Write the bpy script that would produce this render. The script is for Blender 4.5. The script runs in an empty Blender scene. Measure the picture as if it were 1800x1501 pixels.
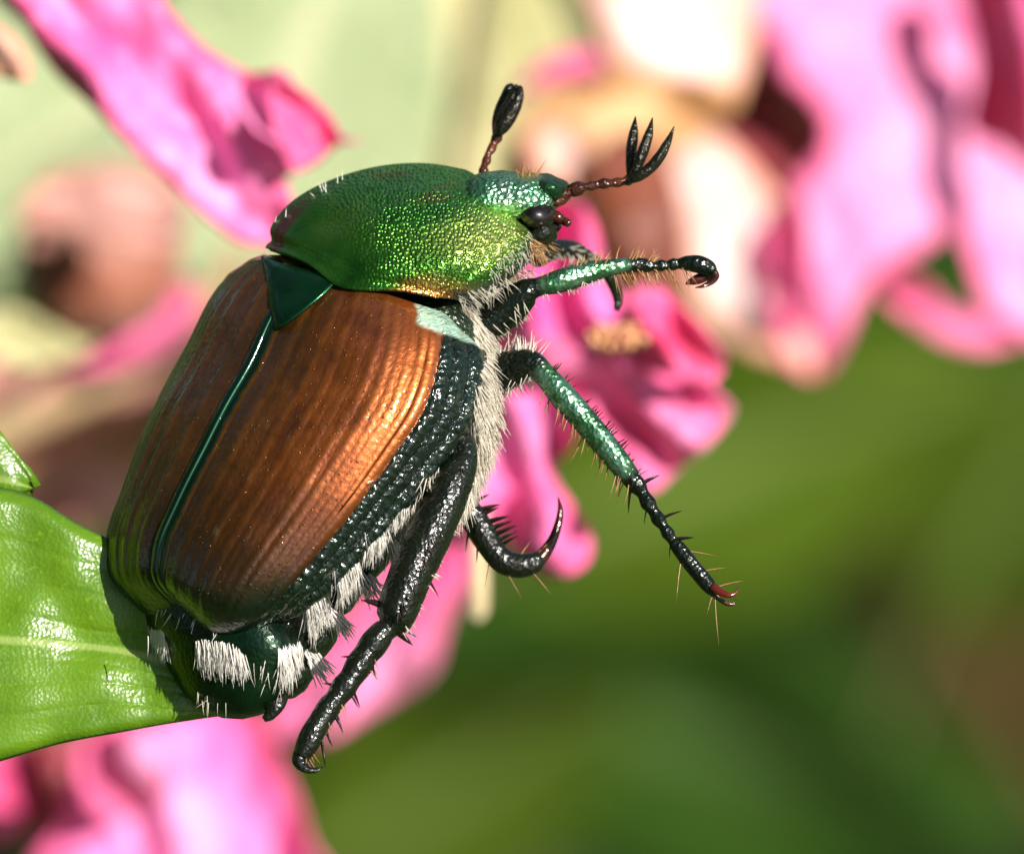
import bpy, math, random
import numpy as np
from mathutils import Vector, Matrix, noise
from mathutils.bvhtree import BVHTree
from mathutils.geometry import delaunay_2d_cdt

random.seed(7)
R = math.radians
scene = bpy.context.scene
COL = scene.collection

# ------------------------------------------------------------------ camera, sky, sun, exposure
D = 300.0                       # mm from lens to the plane of the beetle
K = 0.01                        # mm per photograph pixel in that plane (beetle about 11 mm long)
MM = 0.001
PITCH = R(20)                   # the camera looks down a little at the blossoms
FOCUS = Vector((0.0, 0.0, 0.75))
CAM_ROT = Matrix.Rotation(R(90) - PITCH, 4, 'X')
CAM_LOC = FOCUS + CAM_ROT.to_3x3() @ Vector((0, 0, D * MM))
CAM_M = Matrix.Translation(CAM_LOC) @ CAM_ROT
cam_data = bpy.data.cameras.new('camera')
cam = bpy.data.objects.new('camera', cam_data)
COL.objects.link(cam)
cam.matrix_world = CAM_M
cam_data.sensor_width = 36
cam_data.lens = 600
cam_data.clip_start = 0.01
cam_data.clip_end = 4000
cam_data.dof.use_dof = True
cam_data.dof.focus_distance = (D - 1.6) * MM
cam_data.dof.aperture_fstop = 600 / 3.4
scene.camera = cam

SUN_CAM = Vector((0.54, 0.35, 0.77)).normalized()       # towards the sun: right, up, towards the lens
SUN_W = (CAM_ROT.to_3x3() @ SUN_CAM).normalized()
world = bpy.data.worlds.new('World')
scene.world = world
world.use_nodes = True
wn = world.node_tree
sky = wn.nodes.new('ShaderNodeTexSky')
sky.sky_type = 'NISHITA'
sky.sun_disc = False
sky.sun_elevation = math.asin(SUN_W.z)
sky.sun_rotation = math.atan2(SUN_W.x, SUN_W.y)
bg = wn.nodes['Background']
bg.inputs['Strength'].default_value = 0.06
wn.links.new(sky.outputs['Color'], bg.inputs['Color'])
sun_d = bpy.data.lights.new('sun', 'SUN')
sun_d.energy = 5.0
sun_d.angle = R(0.53)
sun_d.color = (1.0, 0.94, 0.86)
sun = bpy.data.objects.new('sun', sun_d)
COL.objects.link(sun)
sun.rotation_euler = SUN_W.to_track_quat('Z', 'Y').to_euler()
sun.location = FOCUS + SUN_W * 3
scene.view_settings.view_transform = 'Standard'
scene.view_settings.look = 'None'
scene.view_settings.gamma = 1
scene.view_settings.use_curve_mapping = False
scene.view_settings.exposure = 0.8
scene.cycles.use_denoising = True
scene.cycles.max_bounces = 5
scene.cycles.diffuse_bounces = 3
scene.cycles.glossy_bounces = 3
scene.cycles.adaptive_threshold = 0.02
scene.cycles.sample_clamp_indirect = 6
scene.cycles.sample_clamp_direct = 40

# ------------------------------------------------------------------ helpers
TILT = 0.0
def W(px, py, d=0.0):
    """photograph pixel + depth in mm behind the beetle's plane -> point in mm in the camera's frame"""
    if TILT:        # the beetle's body axis runs away from the lens towards the head
        d = d + ((px - 600) * 0.6 - (py - 780) * 0.8) * K * TILT
    f = 1 + d / D
    return Vector(((px - 900) * K * f, (750.5 - py) * K * f, d))

def to_world(p):
    return CAM_M @ Vector((p[0] * MM, p[1] * MM, -(D + p[2]) * MM))

def tag(o, label=None, cat=None, group=None, kind=None):
    if label: o['label'] = label
    if cat: o['category'] = cat
    if group: o['group'] = group
    if kind: o['kind'] = kind
    return o

def empty(name, loc_mm):
    o = bpy.data.objects.new(name, None)
    COL.objects.link(o)
    o.location = to_world(loc_mm)
    o.empty_display_size = 0.001
    return o

def base_of(o):
    p = Vector((0, 0, 0))
    while o is not None:
        p += o.location
        o = o.parent
    return p

def mesh_obj(name, verts, faces, mat, parent=None, attrs=None, smooth=True, world_space=False, origin=None):
    pts = [Vector(v) for v in verts] if world_space else [to_world(v) for v in verts]
    o = bpy.data.objects.new(name, bpy.data.meshes.new(name))
    COL.objects.link(o)
    if parent is not None:
        o.parent = parent
        org = base_of(parent)
    else:
        org = origin if origin is not None else pts[0].copy()
        o.location = org
    o.data.from_pydata([p - org for p in pts], [], faces)
    o.data.update()
    if smooth:
        o.data.polygons.foreach_set('use_smooth', [True] * len(o.data.polygons))
    if mat: o.data.materials.append(mat)
    for k, vals in (attrs or {}).items():
        a = o.data.attributes.new(k, 'FLOAT', 'POINT')
        a.data.foreach_set('value', vals)
    return o

def cr(pts, n):
    """Catmull-Rom through tuples of floats, n samples, even in the first two coordinates"""
    P = [tuple(map(float, p)) for p in pts]
    L = [0.0]
    for a, b in zip(P, P[1:]):
        L.append(L[-1] + max(1e-6, math.hypot(b[0] - a[0], b[1] - a[1])))
    out = []
    for i in range(n):
        t = L[-1] * i / (n - 1)
        j = 0
        while j < len(P) - 2 and t > L[j + 1]: j += 1
        u = (t - L[j]) / (L[j + 1] - L[j])
        p1, p2 = P[j], P[j + 1]
        h = L[j + 1] - L[j]
        m1 = [(b - a) / (L[j + 1] - L[j - 1]) * h for a, b in zip(P[j - 1], p2)] if j > 0 else [b - a for a, b in zip(p1, p2)]
        m2 = [(b - a) / (L[j + 2] - L[j]) * h for a, b in zip(p1, P[j + 2])] if j + 2 < len(P) else [b - a for a, b in zip(p1, p2)]
        u2, u3 = u * u, u * u * u
        out.append(tuple((2*u3-3*u2+1)*a + (u3-2*u2+u)*c + (-2*u3+3*u2)*b + (u3-u2)*e for a, b, c, e in zip(p1, p2, m1, m2)))
    return out

def tube(path, n=40, sides=12, flat=1.0, mod=None, smooth_path=True):
    """path of (px, py, radius px, depth mm): a swept, capped, tapering tube in mm"""
    s = cr(path, n) if smooth_path else path
    C = [W(p[0], p[1], p[3]) for p in s]
    rad = [max(0.05, p[2]) * K for p in s]
    V, F = [], []
    nrm = None
    for i, c in enumerate(C):
        t = (C[min(i + 1, len(C) - 1)] - C[max(i - 1, 0)]).normalized()
        if nrm is None:
            nrm = Vector((0, 0, 1)).cross(t).normalized()
        nrm = (nrm - t * nrm.dot(t)).normalized()
        bi = t.cross(nrm)
        for k in range(sides):
            a = 2 * math.pi * k / sides
            r = rad[i] * (mod(i / (len(C) - 1), a) if mod else 1)
            V.append(c + nrm * (r * math.cos(a)) + bi * (r * flat * math.sin(a)))
    for i in range(len(C) - 1):
        for k in range(sides):
            k2 = (k + 1) % sides
            F.append((i * sides + k, i * sides + k2, (i + 1) * sides + k2, (i + 1) * sides + k))
    V.append(C[0]); V.append(C[-1])
    e = (len(C) - 1) * sides
    for k in range(sides):
        F.append((len(V) - 2, (k + 1) % sides, k))
        F.append((len(V) - 1, e + k, e + (k + 1) % sides))
    return V, F

class Geo:
    def __init__(self): self.V, self.F = [], []
    def add(self, VF):
        o = len(self.V)
        self.V += VF[0]
        self.F += [tuple(i + o for i in f) for f in VF[1]]
    def strand(self, p, d, length, width, bend=Vector((0, 0, 0)), segs=4, point=0.12):
        """one hair: three-sided, tapering"""
        d = d.normalized()
        side = d.cross(Vector((0.1, 0.2, 1))).normalized()
        up = side.cross(d)
        o = len(self.V)
        for i in range(segs + 1):
            u = i / segs
            c = p + d * (length * u) + bend * (length * u * u)
            w = width * (0.75 + 0.6 * u - 0.2 * u * u) if point > 0.3 else width
            w *= (1 - (1 - point) * u ** 2.2) * 0.5
            for k in range(3):
                a = 2.094 * k
                self.V.append(c + side * (w * math.cos(a)) + up * (w * math.sin(a)))
        for i in range(segs):
            for k in range(3):
                k2 = (k + 1) % 3
                self.F.append((o + i*3 + k, o + i*3 + k2, o + i*3 + 3 + k2, o + i*3 + 3 + k))
    def build(self, name, mat, parent=None, **kw):
        return mesh_obj(name, self.V, self.F, mat, parent, **kw)

# ------------------------------------------------------------------ materials
class Mat:
    def __init__(self, name):
        self.m = bpy.data.materials.new(name)
        self.m.use_nodes = True
        self.nt = self.m.node_tree
        self.p = self.nt.nodes['Principled BSDF']
        self.tc = self.nt.nodes.new('ShaderNodeTexCoord')
    def n(self, t, **kw):
        x = self.nt.nodes.new('ShaderNode' + t)
        for k, v in kw.items(): setattr(x, k, v)
        return x
    def link(self, a, b): self.nt.links.new(a, b)
    def coords(self, scale):
        """object coordinates in mm times scale"""
        mp = self.n('Mapping')
        sc = scale if isinstance(scale, tuple) else (scale,) * 3
        mp.inputs['Scale'].default_value = tuple(1000 * s for s in sc)
        self.link(self.tc.outputs['Object'], mp.inputs['Vector'])
        return mp.outputs['Vector']
    def surf(self, su, sv):
        """arc lengths along and across a shell, in mm, times su and sv"""
        c = self.n('CombineXYZ')
        self.link(self.math('MULTIPLY', self.attr('um'), su), c.inputs[0])
        self.link(self.math('MULTIPLY', self.attr('vm'), sv), c.inputs[1])
        return c.outputs[0]
    def attr(self, name):
        a = self.n('Attribute'); a.attribute_name = name
        return a.outputs['Fac']
    def noise(self, scale, detail=3, vec=None, rough=0.55):
        x = self.n('TexNoise')
        x.inputs['Scale'].default_value = 1 if vec is None else scale
        x.inputs['Detail'].default_value = detail
        x.inputs['Roughness'].default_value = rough
        self.link(vec if vec is not None else self.coords(scale), x.inputs['Vector'])
        return x.outputs['Fac']
    def voronoi(self, scale, feature='F1', vec=None, rnd=1.0, smooth=0.3):
        x = self.n('TexVoronoi')
        if vec is None and feature == 'SMOOTH_F1': feature = 'F1'
        x.feature = feature
        x.voronoi_dimensions = '3D' if vec is None else '2D'
        x.inputs['Scale'].default_value = 1 if vec is None else scale
        x.inputs['Randomness'].default_value = rnd
        if feature == 'SMOOTH_F1': x.inputs['Smoothness'].default_value = smooth
        self.link(vec if vec is not None else self.coords(scale), x.inputs['Vector'])
        return x.outputs['Distance']
    def ramp(self, fac, stops):
        x = self.n('ValToRGB')
        el = x.color_ramp.elements
        while len(el) < len(stops): el.new(0.5)
        for e, (p, c) in zip(el, stops):
            e.position = p
            e.color = tuple(c) + (1,) if not isinstance(c, (int, float)) else (c, c, c, 1)
        self.link(fac, x.inputs['Fac'])
        return x.outputs['Color']
    def math(self, op, a, b=None, clamp=False):
        x = self.n('Math'); x.operation = op; x.use_clamp = clamp
        for i, v in enumerate((a, b)):
            if v is None: continue
            if isinstance(v, (int, float)): x.inputs[i].default_value = v
            else: self.link(v, x.inputs[i])
        return x.outputs[0]
    def step(self, v, lo, hi, a=0.0, b=1.0):
        x = self.n('MapRange'); x.interpolation_type = 'SMOOTHSTEP'
        self.link(v, x.inputs['Value'])
        for nme, val in (('From Min', lo), ('From Max', hi), ('To Min', a), ('To Max', b)):
            x.inputs[nme].default_value = val
        return x.outputs['Result']
    def mix(self, fac, a, b):
        x = self.n('Mix'); x.data_type = 'RGBA'
        for sock, v in ((x.inputs['Factor'], fac), (x.inputs[6], a), (x.inputs[7], b)):
            if isinstance(v, (int, float)): sock.default_value = v
            elif isinstance(v, tuple): sock.default_value = v + (1,)
            else: self.link(v, sock)
        return x.outputs[2]
    def set(self, **kw):
        names = dict(color='Base Color', rough='Roughness', metal='Metallic', coat='Coat Weight', coat_rough='Coat Roughness',
                     spec='Specular IOR Level', sheen='Sheen Weight', sss='Subsurface Weight', trans='Transmission Weight', ior='IOR')
        for k, v in kw.items():
            s = self.p.inputs[names[k]]
            if isinstance(v, (int, float)): s.default_value = v
            elif isinstance(v, tuple): s.default_value = v + (1,)
            else: self.link(v, s)
        return self
    def bump(self, height, dist_mm, strength=1.0, coat=True, prev=None):
        b = self.n('Bump')
        b.inputs['Strength'].default_value = strength
        b.inputs['Distance'].default_value = dist_mm * MM
        self.link(height, b.inputs['Height'])
        if prev is not None: self.link(prev, b.inputs['Normal'])
        self.link(b.outputs['Normal'], self.p.inputs['Normal'])
        if coat: self.link(b.outputs['Normal'], self.p.inputs['Coat Normal'])
        return b.outputs['Normal']
    def translucent(self, color, amount):
        t = self.n('BsdfTranslucent')
        if isinstance(color, tuple): t.inputs['Color'].default_value = color + (1,)
        else: self.link(color, t.inputs['Color'])
        mx = self.n('MixShader'); mx.inputs[0].default_value = amount
        out = self.nt.nodes['Material Output']
        self.link(self.p.outputs[0], mx.inputs[1]); self.link(t.outputs[0], mx.inputs[2])
        self.link(mx.outputs[0], out.inputs['Surface'])
        return self

def mat_elytron():
    m = Mat('elytron_shell')
    cross, along = m.attr('cross'), m.attr('along')
    nz = m.noise(1.6, 4)
    wob = m.math('MULTIPLY', m.math('SUBTRACT', m.noise(3.0, 3), 0.5), 0.10)
    cw = m.math('ADD', cross, wob)
    streak = m.noise(1.0, 4, m.surf(0.55, 5.0))
    brown = m.ramp(m.math('ADD', m.math('MULTIPLY', nz, 0.90), m.math('MULTIPLY', streak, 0.10)),
                   [(0.34, (0.090, 0.023, 0.006)), (0.50, (0.145, 0.037, 0.008)), (0.66, (0.210, 0.058, 0.012))])
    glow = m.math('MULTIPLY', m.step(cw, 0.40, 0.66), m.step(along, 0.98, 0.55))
    brown = m.mix(m.math('MULTIPLY', glow, 0.55), brown, (0.40, 0.095, 0.014))  # translucent glow near the dark edge, painted in as brighter orange
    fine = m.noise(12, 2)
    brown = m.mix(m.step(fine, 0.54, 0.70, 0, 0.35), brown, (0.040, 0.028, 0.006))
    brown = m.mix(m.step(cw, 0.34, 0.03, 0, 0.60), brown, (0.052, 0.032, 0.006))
    brown = m.mix(m.math('MULTIPLY', m.math('MULTIPLY', m.attr('rib'), m.step(m.noise(2.5, 2), 0.35, 0.6)), 0.22), brown, (0.34, 0.12, 0.020))  # rib crests painted paler, as if catching the light
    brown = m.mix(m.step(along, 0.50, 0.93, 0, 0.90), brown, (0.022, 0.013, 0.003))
    pale = m.math('MULTIPLY', m.step(m.noise(1.0, 4, m.surf(2.2, 6.0)), 0.60, 0.75), m.math('MULTIPLY', m.step(cross, 0.08, 0.15), m.step(cross, 0.5, 0.3)))
    brown = m.mix(m.math('MULTIPLY', pale, 0.4), brown, (0.22, 0.15, 0.07))
    edge = m.step(m.math('ADD', cw, m.step(along, 0.0, 0.25, -0.05, 0.0)), 0.735, 0.765)
    sut = m.step(m.math('ADD', cross, m.math('MULTIPLY', wob, 0.12)), 0.024, 0.015)
    tip = m.step(m.math('ADD', m.math('ADD', along, m.math('MULTIPLY', wob, 0.5)), m.step(cross, 0.4, 0.8, 0.0, 0.06)), 0.84, 0.96)
    shoulder = m.math('MULTIPLY', m.step(m.math('ADD', along, m.math('MULTIPLY', wob, 0.3)), 0.090, 0.060), m.step(cw, 0.61, 0.67))
    dark = m.mix(nz, (0.002, 0.005, 0.003), (0.008, 0.020, 0.012))
    col = m.mix(edge, brown, dark)
    col = m.mix(sut, col, (0.002, 0.026, 0.011))
    col = m.mix(tip, col, (0.004, 0.014, 0.006))
    col = m.mix(shoulder, col, (0.50, 0.76, 0.60))  # mint shoulder patch, its highlight brightened in the colour
    metal = m.math('MAXIMUM', m.math('MAXIMUM', m.math('MULTIPLY', edge, 0.25), m.math('MULTIPLY', sut, 0.8)), m.math('MAXIMUM', m.math('MULTIPLY', tip, 0.5), m.math("MULTIPLY", shoulder, 0.6)))
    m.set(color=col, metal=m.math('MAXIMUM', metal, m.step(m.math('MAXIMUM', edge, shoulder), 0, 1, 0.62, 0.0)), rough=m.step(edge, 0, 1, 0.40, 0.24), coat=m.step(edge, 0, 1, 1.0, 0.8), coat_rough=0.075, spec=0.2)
    pits = m.voronoi(1.0, 'SMOOTH_F1', m.surf(8.0, 10.0), 0.85, 0.4)
    lump = m.math('ADD', m.math('MULTIPLY', m.voronoi(1.0, 'SMOOTH_F1', m.surf(8.0, 11.0), 0.9, 0.5), 0.55), m.math('MULTIPLY', m.noise(1.0, 3, m.surf(2.6, 9.0)), 0.9))
    h = m.math('ADD', m.math('MULTIPLY', pits, 0.075), m.math('MULTIPLY', m.math('MULTIPLY', lump, m.math('MAXIMUM', edge, m.math('MULTIPLY', shoulder, 0.6))), 0.80))
    h = m.math('ADD', h, m.math('MULTIPLY', m.noise(26, 2), 0.05))
    speck = m.voronoi(1.0, 'F1', m.surf(5.0, 5.0), 1.0)
    h = m.math('ADD', h, m.math('MULTIPLY', m.step(speck, 0.11, 0.03, 0.0, 0.22), m.step(m.noise(1.7, 2), 0.45, 0.60)))
    h = m.math('ADD', h, m.math('MULTIPLY', streak, 0.08))
    h = m.math('MULTIPLY', h, m.step(sut, 0, 1, 1.0, 0.12))
    m.bump(h, 0.085, 0.9)
    return m.m

def mat_pronotum():
    m = Mat('pronotum_shell')
    cross, along = m.attr('cross'), m.attr('along')
    nz = m.noise(0.9, 4)
    col = m.ramp(nz, [(0.3, (0.028, 0.150, 0.018)), (0.5, (0.065, 0.26, 0.030)), (0.7, (0.13, 0.32, 0.036))])
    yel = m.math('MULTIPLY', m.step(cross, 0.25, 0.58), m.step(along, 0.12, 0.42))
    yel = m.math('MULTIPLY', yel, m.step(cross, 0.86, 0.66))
    col = m.mix(m.math('MULTIPLY', yel, 0.9), col, (0.52, 0.66, 0.16))  # lit right side of the shield painted yellow green
    cop = m.math('MULTIPLY', m.step(cross, 0.42, 0.60), m.step(along, 0.17, 0.02))
    col = m.mix(m.math('MULTIPLY', cop, 0.8), col, (0.50, 0.20, 0.07))
    pur = m.math('MULTIPLY', m.step(cross, -0.21, -0.26), m.step(along, 0.33, 0.12))
    pur = m.math('MULTIPLY', pur, m.step(cross, -0.40, -0.33))
    col = m.mix(m.math('MULTIPLY', pur, 0.85), col, (0.30, 0.015, 0.085))
    brz = m.math('MULTIPLY', m.step(m.noise(1.3, 2), 0.55, 0.68), m.step(along, 0.25, 0.6))
    col = m.mix(m.math('MULTIPLY', brz, 0.45), col, (0.22, 0.12, 0.03))
    under = m.step(cross, 0.80, 0.92)
    col = m.mix(under, col, (0.07, 0.10, 0.06))
    m.set(color=col, metal=0.92, rough=m.step(along, 0.05, 0.4, 0.32, 0.40), coat=0.10, coat_rough=0.15)
    # dense punctures, fading to a smooth shield by the hind margin
    pit = m.voronoi(1.0, 'SMOOTH_F1', m.surf(14.0, 14.0), 0.85, 0.15)
    ph = m.math('MULTIPLY', m.step(pit, 0.10, 0.55), m.step(m.noise(4, 2), 0.3, 0.6, 0.55, 1.1))
    amt = m.step(m.math('ADD', along, m.math('MULTIPLY', cross, 0.35)), 0.10, 0.45, 0.08, 1.0)
    h = m.math('MULTIPLY', ph, amt)
    h = m.math('ADD', h, m.math('MULTIPLY', m.noise(22, 2), 0.14))
    h = m.math('ADD', h, m.math('MULTIPLY', m.noise(2.0, 2), 0.5))
    m.bump(h, 0.046, 1.0)
    return m.m

def mat_shell(name, c1, c2, metal=0.6, rough=0.28, bs=12, bd=0.03, coat=0.3):
    m = Mat(name)
    nz = m.noise(1.6, 4)
    m.set(color=m.mix(m.step(nz, 0.3, 0.7), c1, c2), metal=metal, rough=rough, coat=coat, coat_rough=0.09, spec=0.25)
    h = m.math('ADD', m.voronoi(bs, 'SMOOTH_F1'), m.math('MULTIPLY', m.noise(bs * 2.2, 2), 0.4))
    m.bump(h, bd, 0.9)
    return m.m

def mat_hair(name, c1, c2, tr=0.25):
    m = Mat(name)
    m.set(color=m.mix(m.step(m.noise(5, 2), 0.3, 0.7), c1, c2), rough=0.42, spec=0.5)
    m.translucent(c1, tr)
    return m.m

def mat_petal(name, deep, mid, pale, edge=None, trans=0.25):
    m = Mat(name)
    nz = m.noise(0.28, 5, rough=0.6)
    col = m.ramp(nz, [(0.30, deep), (0.50, mid), (0.68, pale)])
    if edge:
        col = m.mix(m.step(m.attr('rim'), 0.5, 0.05, 0, 0.8), col, edge)
    veins = m.noise(1.0, 3, m.coords((2.4, 2.4, 0.5)))
    m.set(color=col, rough=0.42, sheen=0.25, spec=0.45)
    m.bump(m.math('ADD', veins, m.math('MULTIPLY', m.noise(3.5, 3), 0.4)), 0.25, 0.7)
    m.translucent(col, trans)
    return m.m

def mat_leaf(name, c1, c2, vein, rough=0.32, trans=0.30, sparkle=0.05, scale=1.0, gloss=0.25):
    m = Mat(name)
    nz = m.noise(0.7 * scale, 4)
    col = m.mix(m.step(nz, 0.3, 0.7), c1, c2)
    col = m.mix(m.step(m.noise(9 * scale, 2), 0.60, 0.72, 0, 0.35), col, tuple(min(1, x * 1.8) for x in c2))
    col = m.mix(m.step(m.attr('vein'), 0.25, 0.80, 0, 0.85), col, vein)
    m.set(color=col, rough=rough, spec=0.5 if gloss else 0.0, coat=gloss, coat_rough=0.2)
    h = m.math('ADD', m.voronoi(15 * scale, 'SMOOTH_F1'), m.math('MULTIPLY', m.noise(5 * scale, 3), 0.6))
    m.bump(h, sparkle, 0.9)
    m.translucent(col, trans)
    return m.m

def mat_plain(name, c1, c2, rough=0.6, scale=1.0, bump=0.15, trans=0.0):
    m = Mat(name)
    col = m.mix(m.step(m.noise(scale, 4), 0.3, 0.7), c1, c2)
    m.set(color=col, rough=rough)
    m.bump(m.noise(scale * 3, 4), bump, 0.7)
    if trans: m.translucent(col, trans)
    return m.m

M = dict(
    elytron=mat_elytron(), pronotum=mat_pronotum(),
    scutellum=mat_shell('scutellum_shell', (0.005, 0.048, 0.018), (0.010, 0.085, 0.032), 0.85, 0.3, 9, 0.0025),
    body=mat_shell('body_shell', (0.004, 0.008, 0.004), (0.012, 0.024, 0.010), 0.4, 0.3, 11, 0.03),
    pygidium=mat_shell('pygidium_shell', (0.002, 0.010, 0.004), (0.005, 0.030, 0.010), 0.6, 0.3, 13, 0.008),
    head=mat_shell('head_shell', (0.10, 0.34, 0.16), (0.30, 0.55, 0.36), 0.9, 0.27, 12, 0.05),
    clypeus=mat_shell('clypeus_shell', (0.012, 0.055, 0.020), (0.03, 0.10, 0.04), 0.8, 0.3, 12, 0.03),
    eye=mat_shell('eye_lens', (0.004, 0.002, 0.002), (0.008, 0.004, 0.004), 0.0, 0.32, 28, 0.002, 0.9),
    leg_black=mat_shell('leg_black_shell', (0.003, 0.004, 0.002), (0.006, 0.009, 0.004), 0.0, 0.30, 13, 0.018, 0.40),
    claw=mat_shell('claw_horn', (0.020, 0.005, 0.003), (0.050, 0.010, 0.005), 0.1, 0.18, 5, 0.01, 0.6),
    claw_red=mat_shell('claw_red_horn', (0.045, 0.005, 0.003), (0.10, 0.012, 0.005), 0.1, 0.2, 5, 0.01, 0.6),
    antenna=mat_shell('antenna_horn', (0.035, 0.009, 0.005), (0.10, 0.028, 0.012), 0.2, 0.25, 16, 0.02, 0.5),
    lamella=mat_shell('lamella_horn', (0.008, 0.008, 0.006), (0.025, 0.022, 0.014), 0.5, 0.27, 16, 0.03, 0.3),
    white_hair=mat_hair('white_hair', (0.92, 0.90, 0.86), (0.82, 0.78, 0.71), 0.4),
    cream_hair=mat_hair('cream_hair', (0.84, 0.79, 0.69), (0.66, 0.60, 0.49), 0.35),
    tan_hair=mat_hair('tan_hair', (0.55, 0.33, 0.14), (0.38, 0.20, 0.08), 0.3),
    spine=mat_shell('spine_horn', (0.006, 0.005, 0.004), (0.03, 0.012, 0.008), 0.1, 0.25, 8, 0.01, 0.4),
    petal_hot=mat_petal('hot_pink_petal', (0.78, 0.025, 0.17), (0.92, 0.11, 0.42), (0.95, 0.30, 0.68), (0.92, 0.12, 0.30)),
    petal_pink=mat_petal('pink_petal', (0.90, 0.08, 0.32), (0.94, 0.24, 0.56), (0.95, 0.46, 0.80), (0.92, 0.10, 0.30)),
    petal_rose=mat_petal('rose_petal', (0.85, 0.025, 0.12), (0.94, 0.11, 0.34), (0.95, 0.30, 0.64), (0.92, 0.14, 0.36)),
    petal_pale=mat_petal('pale_pink_petal', (0.92, 0.11, 0.33), (0.93, 0.25, 0.52), (0.94, 0.41, 0.70), (0.90, 0.13, 0.33)),
    petal_cream=mat_petal('cream_petal', (0.84, 0.44, 0.34), (0.84, 0.60, 0.56), (0.86, 0.70, 0.72), (0.80, 0.34, 0.18)),
    petal_dark=mat_petal('shaded_crimson_petal', (0.19, 0.012, 0.022), (0.30, 0.030, 0.045), (0.40, 0.07, 0.09), None, 0.15),  # shade between petals painted in as dark crimson
    bud=mat_petal('bud_skin', (0.17, 0.035, 0.018), (0.25, 0.070, 0.035), (0.36, 0.13, 0.08), None, 0.1),
    petal_old=mat_petal('faded_petal', (0.42, 0.14, 0.11), (0.54, 0.25, 0.20), (0.64, 0.37, 0.33), None, 0.2),
    wilt=mat_petal('wilted_petal', (0.11, 0.020, 0.008), (0.20, 0.045, 0.018), (0.34, 0.12, 0.06), None, 0.2),
    tan=mat_petal('tan_sepal', (0.45, 0.19, 0.06), (0.62, 0.33, 0.13), (0.78, 0.55, 0.30), None, 0.3),
    stem=mat_plain('tan_stem', (0.30, 0.18, 0.09), (0.42, 0.30, 0.16), 0.6, 0.6),
    stem_red=mat_plain('red_stem', (0.34, 0.13, 0.07), (0.46, 0.24, 0.14), 0.6, 0.6),
    stamen=mat_plain('stamen', (0.62, 0.48, 0.28), (0.75, 0.62, 0.40), 0.5, 0.8),
    orange=mat_plain('orange_disc', (0.72, 0.30, 0.14), (0.80, 0.46, 0.24), 0.6, 0.6),
    leaf=mat_leaf('fresh_leaf', (0.090, 0.205, 0.007), (0.145, 0.290, 0.010), (0.32, 0.44, 0.10), 0.32, 0.35, 0.008),
    leaf_pale=mat_leaf('pale_leaf', (0.36, 0.43, 0.23), (0.47, 0.53, 0.33), (0.58, 0.58, 0.36), 0.35, 0.3, 0.10, 0.3, 0.0),
    leaf_yellow=mat_leaf('yellow_leaf', (0.52, 0.49, 0.23), (0.63, 0.58, 0.34), (0.72, 0.62, 0.36), 0.45, 0.3, 0.10, 0.3, 0.0),
    leaf_mid=mat_leaf('green_leaf', (0.050, 0.090, 0.007), (0.075, 0.115, 0.012), (0.16, 0.22, 0.06), 0.5, 0.3, 0.2, 0.1, 0.0),
    leaf_deep=mat_leaf('deep_leaf', (0.022, 0.060, 0.007), (0.036, 0.080, 0.012), (0.10, 0.16, 0.05), 0.5, 0.25, 0.2, 0.1, 0.0),
    leaf_brown=mat_leaf('brown_leaf', (0.024, 0.020, 0.006), (0.036, 0.028, 0.009), (0.2, 0.12, 0.05), 0.6, 0.2, 0.2, 0.1, 0.0),
)
def mat_leg_green():
    m = Mat('leg_green_shell')
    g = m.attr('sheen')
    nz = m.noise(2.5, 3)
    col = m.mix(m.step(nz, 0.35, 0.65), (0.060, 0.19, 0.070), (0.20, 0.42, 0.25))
    col = m.mix(g, (0.004, 0.008, 0.004), col)  # pale green sheen along one side of the leg, painted in
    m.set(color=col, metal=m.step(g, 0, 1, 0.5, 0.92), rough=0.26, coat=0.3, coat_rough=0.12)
    m.bump(m.math('ADD', m.voronoi(12, 'SMOOTH_F1'), m.math('MULTIPLY', m.noise(20, 2), 0.4)), 0.022, 0.9)
    return m.m
M['leg_green'] = mat_leg_green()

# ------------------------------------------------------------------ the ground and the planting far behind
def ground():
    n, size = 60, 1500.0
    V, F = [], []
    for i in range(n + 1):
        for j in range(n + 1):
            u, v = 2 * i / n - 1, 2 * j / n - 1
            x, y = size * math.copysign(abs(u) ** 4, u), size * math.copysign(abs(v) ** 4, v)
            V.append(Vector((x, y, 0.02 * noise.noise(Vector((x * 0.8, y * 0.8, 0))))))
    for i in range(n):
        for j in range(n):
            a = i * (n + 1) + j
            F.append((a, a + n + 1, a + n + 2, a + 1))
    m = Mat('lawn')
    v = m.n('Mapping'); m.link(m.tc.outputs['Object'], v.inputs['Vector'])
    nz = m.noise(9, 6, v.outputs['Vector'])
    col = m.ramp(nz, [(0.3, (0.025, 0.050, 0.010)), (0.5, (0.050, 0.085, 0.014)), (0.72, (0.085, 0.12, 0.022))])
    m.set(color=col, rough=0.85)
    b = m.n('Bump'); b.inputs['Distance'].default_value = 0.02
    m.link(m.noise(60, 4, v.outputs['Vector']), b.inputs['Height']); m.link(b.outputs[0], m.p.inputs['Normal'])
    o = mesh_obj('ground', V, F, m.m, world_space=True, origin=Vector((0, 0, 0)))
    tag(o, 'green lawn far behind the blossoms', 'lawn', kind='structure')
ground()

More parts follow.
